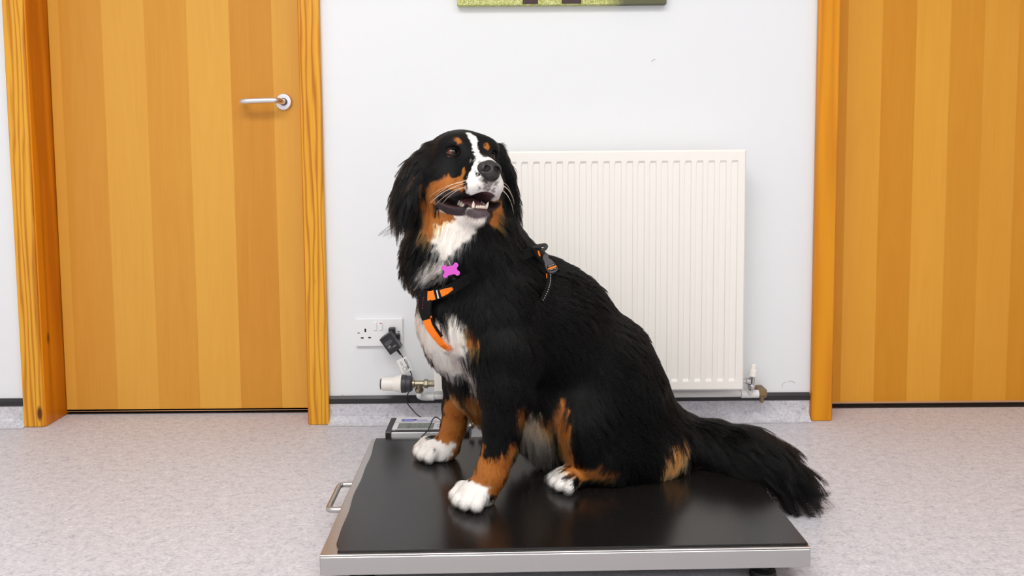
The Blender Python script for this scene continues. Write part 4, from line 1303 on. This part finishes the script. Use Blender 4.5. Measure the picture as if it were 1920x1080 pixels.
# eyes
M_eye = mat('eyeball', (0.1, 0.05, 0.02), 0.04, spec=0.4, coat=0.0)
k = N(M_eye)
sep = k.n('ShaderNodeSeparateXYZ'); k.l(k.obj(), sep.inputs[0])
zz = k.math('DIVIDE', sep.outputs['Z'], 0.0152)
c_ = k.ramp(zz, [(0.30, srgb(165, 148, 140)), (0.42, srgb(130, 104, 96)), (0.50, srgb(24, 12, 8)), (0.58, srgb(70, 36, 22)), (0.86, srgb(104, 54, 34)), (0.90, srgb(8, 6, 6)), (1.0, srgb(6, 5, 5))])
k.col(c_)
for e, sx in ((EL, -1), (ER, 1)):
    gaze = HB[1] * 0.86 + HB[0] * (0.10 + sx * 0.16) + HB[2] * 0.04
    c = e - HB[1] * 0.0045
    bm = nb(); bmesh.ops.create_uvsphere(bm, u_segments=40, v_segments=28, radius=0.0152)
    bm.normal_update()
    me_ = bpy.data.meshes.new('eye'); bm.to_mesh(me_); bm.free()
    me_.polygons.foreach_set('use_smooth', [True] * len(me_.polygons)); me_.materials.append(M_eye)
    o = bpy.data.objects.new('eye', me_); C.objects.link(o); o.parent = dog
    o.location = Vector(c); o.rotation_mode = 'QUATERNION'; o.rotation_quaternion = Vector(gaze).to_track_quat('Z', 'Y')
    pts, rs = [], []
    out_ax = HB[1] * 0.94 + HB[0] * sx * 0.34; out_ax /= np.linalg.norm(out_ax)
    rt = np.cross(out_ax, HB[2]); rt /= np.linalg.norm(rt); upx = np.cross(rt, out_ax)
    for q in range(33):
        th = 2 * PI * q / 32
        x_, z_ = 0.0136 * math.cos(th), (0.0088 if math.sin(th) > 0 else 0.0076) * math.sin(th) * (1 - 0.10 * math.cos(th))
        y_ = math.sqrt(max(0.0154 ** 2 - x_ * x_ - z_ * z_, 0.00001 ** 2))
        pts.append(Vector(c + rt * x_ + upx * z_ + out_ax * y_)); rs.append(0.0027 if z_ > 0 else 0.0022)
    build('eyelid', tube(nb(), pts, rs, 10, cap=False), mat('eyelid_skin', (0.006, 0.005, 0.005), 0.6, spec=0.2), dog, smooth=True)

# whiskers
M_whisk = mat('whisker_hair', srgb(225, 210, 190), 0.4)
for sx, lst in ((-1, [(118, -72, .075, -.3), (112, -78, .085, -.55), (104, -74, .080, -.15), (100, -84, .070, -.8), (92, -80, .075, -.5), (108, -86, .060, -1.0)]), (1, [(112, -78, .070, -.7), (104, -74, .075, -.4), (100, -84, .080, -1.0), (92, -80, .075, -.9), (108, -68, .055, -.2)])):
    for y_, z_, L_, dz in lst:
        q = BV.find_nearest(Vector(H(sx * 46, y_, z_)))[0]
        d_ = hd(sx * 1.0, -.55, dz * .35); d_ /= np.linalg.norm(d_)
        pp_ = [np.array(q) - d_ * .002]
        for i in range(7):
            pp_.append(pp_[-1] + d_ * L_ / 7); d_ = d_ + hd(0, -.10, -.10 + dz * .02); d_ /= np.linalg.norm(d_)
        build('whisker', tube(nb(), pp_, [.0005 - .00005 * i for i in range(8)], 5), M_whisk, dog, smooth=True)
NHAIR, NGUIDE = 270000, 12000
# ================================================================== harness and collar
M_web = mat('black_webbing', srgb(17, 15, 15), 0.8, spec=0.15)
k = N(M_web); k.bump(k.noise(k.obj(), 900, 2), 0.4, 0.0006)
M_or = mat('orange_fabric', srgb(236, 118, 24), 0.6, spec=0.25)
k = N(M_or); k.bump(k.noise(k.obj(), 900, 2), 0.3, 0.0005)
M_buck = mat('buckle_plastic', srgb(62, 60, 62), 0.42)
M_refl = mat('reflective_thread', srgb(205, 205, 205), 0.4)
M_pink = mat('pink_anodised_tag', srgb(205, 84, 190), 0.32, 0.35)


def snap(pts, off, n=10, smooth=3):
    """a path laid over the dog: resampled, dropped on the skin, lifted by off"""
    q = spline([Vector(p) for p in pts], n)
    L = []; Nn = []
    for p in q:
        r = BV.find_nearest(p); L.append(np.array(r[0])); Nn.append(np.array(r[1]))
    L, Nn = np.array(L), np.array(Nn)
    for _ in range(smooth):
        L[1:-1] = (L[:-2] + 2 * L[1:-1] + L[2:]) / 4; Nn[1:-1] = (Nn[:-2] + 2 * Nn[1:-1] + Nn[2:]) / 4
    Nn = unit(Nn)
    off = np.asarray(off if np.ndim(off) else [off, off], float)
    o = np.interp(np.linspace(0, 1, len(L)), np.linspace(0, 1, len(off)), off)
    return L + Nn * o[:, None], Nn


def ribbon(bm, C_, Nn, w, th=0.0024):
    w = np.interp(np.linspace(0, 1, len(C_)), np.linspace(0, 1, len(w)), w) if np.ndim(w) else np.full(len(C_), w)
    T_ = unit(np.gradient(C_, axis=0)); S_ = unit(np.cross(T_, Nn)); Nn = np.cross(S_, T_)
    rows = []
    for c, s, n, ww in zip(C_, S_, Nn, w):
        r = []
        for a, b in ((-1, -1), (-1, 0.6), (-0.88, 1), (0, 1.15), (0.88, 1), (1, 0.6), (1, -1)):
            r.append(bm.verts.new(Vector(c + s * a * ww / 2 + n * b * th / 2)))
        rows.append(r)
    m = len(rows[0])
    for i in range(len(rows) - 1):
        for q in range(m): bm.faces.new((rows[i][q], rows[i][(q + 1) % m], rows[i + 1][(q + 1) % m], rows[i + 1][q]))
    bm.faces.new(rows[0][::-1]); bm.faces.new(rows[-1])
    return bm


har = thing('dog_harness', Vector(hit(1008, 492)), 'black dog harness with orange trim and a top handle worn over chest and back', 'harness')
Q = lambda *a: [hit(x, y) for x, y in a]
# chest panel and the orange strap below it
pc_, pn_ = snap(Q((812, 546), (808, 562), (807, 578), (810, 596)), 0.019)
build('chest_panel', ribbon(nb(), pc_, pn_, [0.026, 0.034, 0.032, 0.024], 0.005), M_web, har, smooth=False)
st = []
for i in range(9):
    s = np.cross(unit(np.gradient(pc_, axis=0))[len(pc_) // 2], pn_[len(pc_) // 2]); s /= np.linalg.norm(s)
    st.append(pc_[int(len(pc_) * (0.30 + 0.05 * i))] + pn_[int(len(pc_) * .5)] * 0.0030 + s * 0.004)
bm = nb()
for q in st: bmesh.ops.create_icosphere(bm, subdivisions=1, radius=0.0007, matrix=Matrix.Translation(Vector(q)))
build('red_stitches', bm, M_red, har)
oc_, on_ = snap(Q((810, 592), (815, 608), (824, 625), (834, 642), (846, 660)), [0.019, 0.019, 0.017, 0.012, -0.004])
build('chest_strap', ribbon(nb(), oc_, on_, [0.024, 0.022, 0.018, 0.014, 0.012], 0.004), M_or, har)
S_ = unit(np.cross(unit(np.gradient(oc_, axis=0)), on_))
sgn = 1 if (S_[len(S_) // 2] @ np.array([1, 0, 0.3])) > 0 else -1
h_ = len(oc_) * 3 // 5
build('strap_edge', ribbon(nb(), oc_[2:h_] + S_[2:h_] * sgn * 0.0125 + on_[2:h_] * 0.001, on_[2:h_], 0.005, 0.004), M_web, har)
# near-side neck strap, its outer stretch sunk in the coat
nc_, nn_ = snap(Q((812, 556), (832, 548), (856, 533), (885, 518), (925, 502), (965, 484), (996, 474)), [0.020, 0.020, 0.014, 0.002, -0.006, -0.004, 0.009])
build('neck_strap', ribbon(nb(), nc_, nn_, 0.022, 0.004), M_web, har)
m_ = len(nc_)
def orange_bit(a, b, w, dz=0.0026):
    i, j = int(a * m_), int(b * m_)
    build('orange_trim', ribbon(nb(), nc_[i:j] + nn_[i:j] * dz, nn_[i:j], w, 0.002), M_or, har)
orange_bit(0.0, 0.125, 0.020); orange_bit(0.185, 0.33, [0.015, 0.013, 0.006])
i = int(0.14 * m_); build('edge_piping', ribbon(nb(), nc_[i:i + 2] + nn_[i:i + 2] * 0.0026, nn_[i:i + 2], 0.018, 0.001), M_refl, har)
fr_ = [hit(812, 556), P(790, 530, -0.64), P(775, 500, -0.60), P(810, 470, -0.52), P(900, 462, -0.50), P(985, 466, -0.53)]
fc_, fn_ = snap(fr_, [0.014, 0.004, 0.003, 0.003, 0.004, 0.012])
build('far_strap', ribbon(nb(), fc_, fn_, 0.022, 0.004), M_web, har)
# back plate, handle, buckle
bc_, bn_ = snap(Q((994, 472), (1003, 486), (1014, 500), (1024, 516)), 0.014)
build('back_plate', ribbon(nb(), bc_, bn_, [0.026, 0.022, 0.016, 0.014], 0.006), M_web, har)
A0_, A1_ = hit(994, 470, 0.006), hit(1010, 482, 0.010)
hn = np.array([0.10, 0, 1.0])
hpts = [A0_ - hn * .002, P(1001, 464, A0_[1] - .004), P(1012, 460.5, A0_[1] - .008), P(1022, 459.0, A0_[1] - .012), P(1024.5, 461.5, A0_[1] - .015), P(1023, 465.5, A0_[1] - .018), P(1015, 471, A0_[1] - .018), A1_]
hs = np.concatenate([np.linspace(p_, q_, 6, endpoint=False) for p_, q_ in zip(hpts[:-1], hpts[1:])] + [hpts[-1][None]])
for _ in range(2): hs[1:-1] = (hs[:-2] + 2 * hs[1:-1] + hs[2:]) / 4
hT = unit(np.gradient(hs, axis=0)); _vw = np.tile(unit(np.array([[0.10, -0.93, 0.35]])), (len(hT), 1)); hN = unit(_vw - hT * (_vw * hT).sum(1)[:, None])
build('handle', ribbon(nb(), hs, hN, [0.009, 0.008, 0.008, 0.008, 0.008, 0.008], 0.0030), mat('handle_webbing', srgb(40, 38, 38), 0.75), har)
orc, orn = snap(Q((999, 478), (1002, 488)), 0.0175)
build('orange_tab', ribbon(nb(), orc, orn, [0.004, 0.006, 0.003], 0.003), M_or, har)
# side-release buckle: flat body with a waist and two prongs
B0 = hit(1016, 503, 0.022); bt = unit(np.array([hit(1025, 519) - hit(1008, 487)]))[0]
bnn = np.array(BV.find_nearest(Vector(B0))[1]) * .5 + np.array([0.15, -0.85, 0.2]); bnn -= bt * (bnn @ bt); bnn /= np.linalg.norm(bnn); bs = np.cross(bt, bnn)
def outline(name, pl, th, m, org, parent=har, bev=0.0012):
    bm = nb(); lo_, hi_ = [], []
    for a, b in pl:
        q = org + bt * a + bs * b
        lo_.append(bm.verts.new(Vector(q - bnn * th / 2))); hi_.append(bm.verts.new(Vector(q + bnn * th / 2)))
    bm.faces.new(hi_); bm.faces.new(lo_[::-1])
    for i in range(len(pl)): bm.faces.new((lo_[i], lo_[(i + 1) % len(pl)], hi_[(i + 1) % len(pl)], hi_[i]))
    return build(name, bm, m, parent, bevel=bev)
pl = [(-.024, -.005), (-.018, -.009), (-.010, -.006), (-.004, -.010), (.006, -.013), (.016, -.0145), (.023, -.012), (.026, -.004), (.026, .004), (.023, .011), (.014, .0125), (.004, .011), (-.004, .008), (-.012, .0085), (-.020, .004)]
bk = outline('buckle', pl, 0.007, M_buck, B0)
wb = outline('webbing_loop', [(.006, -.010), (.012, -.0125), (.020, -.010), (.022, 0), (.020, .009), (.012, .0105), (.006, .008)], 0.004, M_web, B0 + bnn * 0.003)
outline('orange_band', [(.0125, -.0115), (.0165, -.0108), (.0165, .0098), (.0125, .0100)], 0.002, M_or, B0 + bnn * 0.0052, bev=0.0003)
bm = nb()
for ax__ in (.009, .0185):
    for b_ in (-.007, -.0035, 0, .0035, .007): bmesh.ops.create_icosphere(bm, subdivisions=1, radius=0.0011, matrix=Matrix.Translation(Vector(B0 + bt * ax__ + bs * b_ + bnn * 0.0056)))
build('reflective_dots', bm, M_refl, har)
gc_, gn_ = snap(Q((1020, 522), (1019, 535), (1016, 550), (1012, 566)), [0.019, 0.019, 0.016, 0.007])
build('girth_strap', ribbon(nb(), gc_, gn_, [0.012, 0.014, 0.014, 0.012], 0.003), M_web, har)
bm = nb()
gp_ = np.array([list(v) for v in spline([Vector(a) for a in gc_[::4]], 4)])
for q, n_ in zip(gc_[1::2], gn_[1::2]): bmesh.ops.create_icosphere(bm, subdivisions=1, radius=0.0010, matrix=Matrix.Translation(Vector(q + n_ * 0.0022)))
build('reflective_stitches', bm, M_refl, har)
hh_ = len(gc_) // 4
build('orange_tip', ribbon(nb(), gc_[:hh_] - np.array([.006, 0, 0]) + gn_[:hh_] * .001, gn_[:hh_], 0.005, 0.002), M_or, har)
gl = [hit(1012, 566), hit(1000, 620), hit(985, 690), P(960, 760, -.60), P(930, 745, -.52), P(980, 640, -.44), P(1010, 540, -.47), hit(1010, 482)]
lc_, ln_ = snap(gl, [0.002, -0.001, 0.000, 0.001, 0.001, 0.001, 0.001, 0.008])
build('belly_strap', ribbon(nb(), lc_, ln_, 0.022, 0.003), M_web, har)
STRAP_PTS.append((pc_ - pn_ * 0.019, 0.0165)); STRAP_PTS.append((oc_[: len(oc_) * 4 // 5] - on_[: len(oc_) * 4 // 5] * 0.018, 0.0115))
STRAP_PTS.append((nc_[: int(m_ * .28)] - nn_[: int(m_ * .28)] * 0.019, 0.010)); STRAP_PTS.append((bc_ - bn_ * 0.014, 0.015)); STRAP_PTS.append((gc_[: len(gc_) * 3 // 4] - gn_[: len(gc_) * 3 // 4] * 0.018, 0.0085))

# collar with its bone-shaped tag
colr = thing('dog_collar', Vector(hit(845, 500)), 'dark dog collar sunk in the neck fur with a pink bone-shaped tag', 'collar')
cc0 = P(868, 497, -0.632); ca_, cb_ = np.array([0.97, 0.0, 0.10]), np.array([0.0, 1.0, 0.10])
ring = [cc0 + (ca_ * math.cos(a) + cb_ * math.sin(a)) * 0.13 for a in np.linspace(0, 2 * PI, 25)[:-1]]
ring = ring + [ring[0]]
kc_, kn_ = snap(ring, -0.004, 6, 2)
build('strap', ribbon(nb(), kc_, kn_, 0.020, 0.003), mat('dark_red_webbing', srgb(34, 16, 20), 0.8), colr)
t0 = hit(845, 507); tv = P(845, 507, t0[1] - 0.030)
tn = unit(np.array([[-0.15, -0.97, 0.10]]))[0]; tx_ = unit(np.array([[0.96, -0.13, 0.21]]))[0]; tx_ -= tn * (tx_ @ tn); tx_ /= np.linalg.norm(tx_); ty_ = np.cross(tx_, -tn) * -1
if ty_[2] < 0: ty_ = -ty_
bm = nb(); lo_, hi_ = [], []
for a in np.linspace(0, 2 * PI, 121)[:-1]:
    d_ = np.array([math.cos(a), math.sin(a)]); best = min(.0140 / max(abs(d_[0]), 1e-6), .0092 / max(abs(d_[1]), 1e-6))
    for sx in (-1, 1):
        for sy in (-1, 1):
            c_ = np.array([sx * .0128, sy * .0082]); b_ = c_ @ d_; dd = b_ * b_ - c_ @ c_ + .0054 ** 2
            if dd > 0: best = max(best, b_ + math.sqrt(dd))
    q = tv + tx_ * d_[0] * best + ty_ * d_[1] * best
    lo_.append(bm.verts.new(Vector(q - tn * .0009))); hi_.append(bm.verts.new(Vector(q + tn * .0009)))
bm.faces.new(hi_); bm.faces.new(lo_[::-1])
for i in range(120): bm.faces.new((lo_[i], lo_[(i + 1) % 120], hi_[(i + 1) % 120], hi_[i]))
tg = build('bone_tag', bm, M_pink, colr, bevel=0.0004)
tg['label'] = 'pink bone-shaped metal tag'
rp = tv + ty_ * 0.010
build('split_ring', tube(nb(), [Vector(rp + tn * .002 * math.sin(a) + ty_ * (.005 + .006 * math.sin(a)) - tn * .006 * (1 - math.cos(a)) * .5) for a in np.linspace(0, 2 * PI, 20)], 0.0008, 6), M_chrome, colr, smooth=True)
# ------------------------------------------------------------------ the coat itself
FK, FL, FC = make_fur(NHAIR, NGUIDE)
hc_ = bpy.data.hair_curves.new('coat')
hc_.add_curves([NS] * len(FK))
hc_.attributes['position'].data.foreach_set('vector', FK.astype(np.float32).ravel())
ra = hc_.attributes.new('radius', 'FLOAT', 'POINT')
base_r = np.clip(0.00012 + FL * 0.0042, 0.00014, 0.00030)[:, None]
ra.data.foreach_set('value', (base_r * np.linspace(1.0, 0.25, NS)[None, :] ** 0.8).astype(np.float32).ravel())
cl = hc_.attributes.new('coat', 'FLOAT_COLOR', 'CURVE')
cl.data.foreach_set('color', np.concatenate([FC, np.ones((len(FC), 1))], 1).astype(np.float32).ravel())
M_fur = bpy.data.materials.new('dog_fur'); M_fur.use_nodes = True
nt = M_fur.node_tree; nt.nodes.clear()
o_ = nt.nodes.new('ShaderNodeOutputMaterial'); hb_ = nt.nodes.new('ShaderNodeBsdfHairPrincipled')
hb_.parametrization = 'COLOR'
hb_.inputs['Roughness'].default_value = 0.26; hb_.inputs['Radial Roughness'].default_value = 0.40; hb_.inputs['Coat'].default_value = 0.0; hb_.inputs['IOR'].default_value = 1.30
hb_.inputs['Random Roughness'].default_value = 0.3
an_ = nt.nodes.new('ShaderNodeAttribute'); an_.attribute_name = 'coat'
nt.links.new(an_.outputs['Color'], hb_.inputs['Color']); nt.links.new(hb_.outputs[0], o_.inputs['Surface'])
hc_.materials.append(M_fur)
fur = bpy.data.objects.new('fur', hc_); C.objects.link(fur); fur.parent = dog
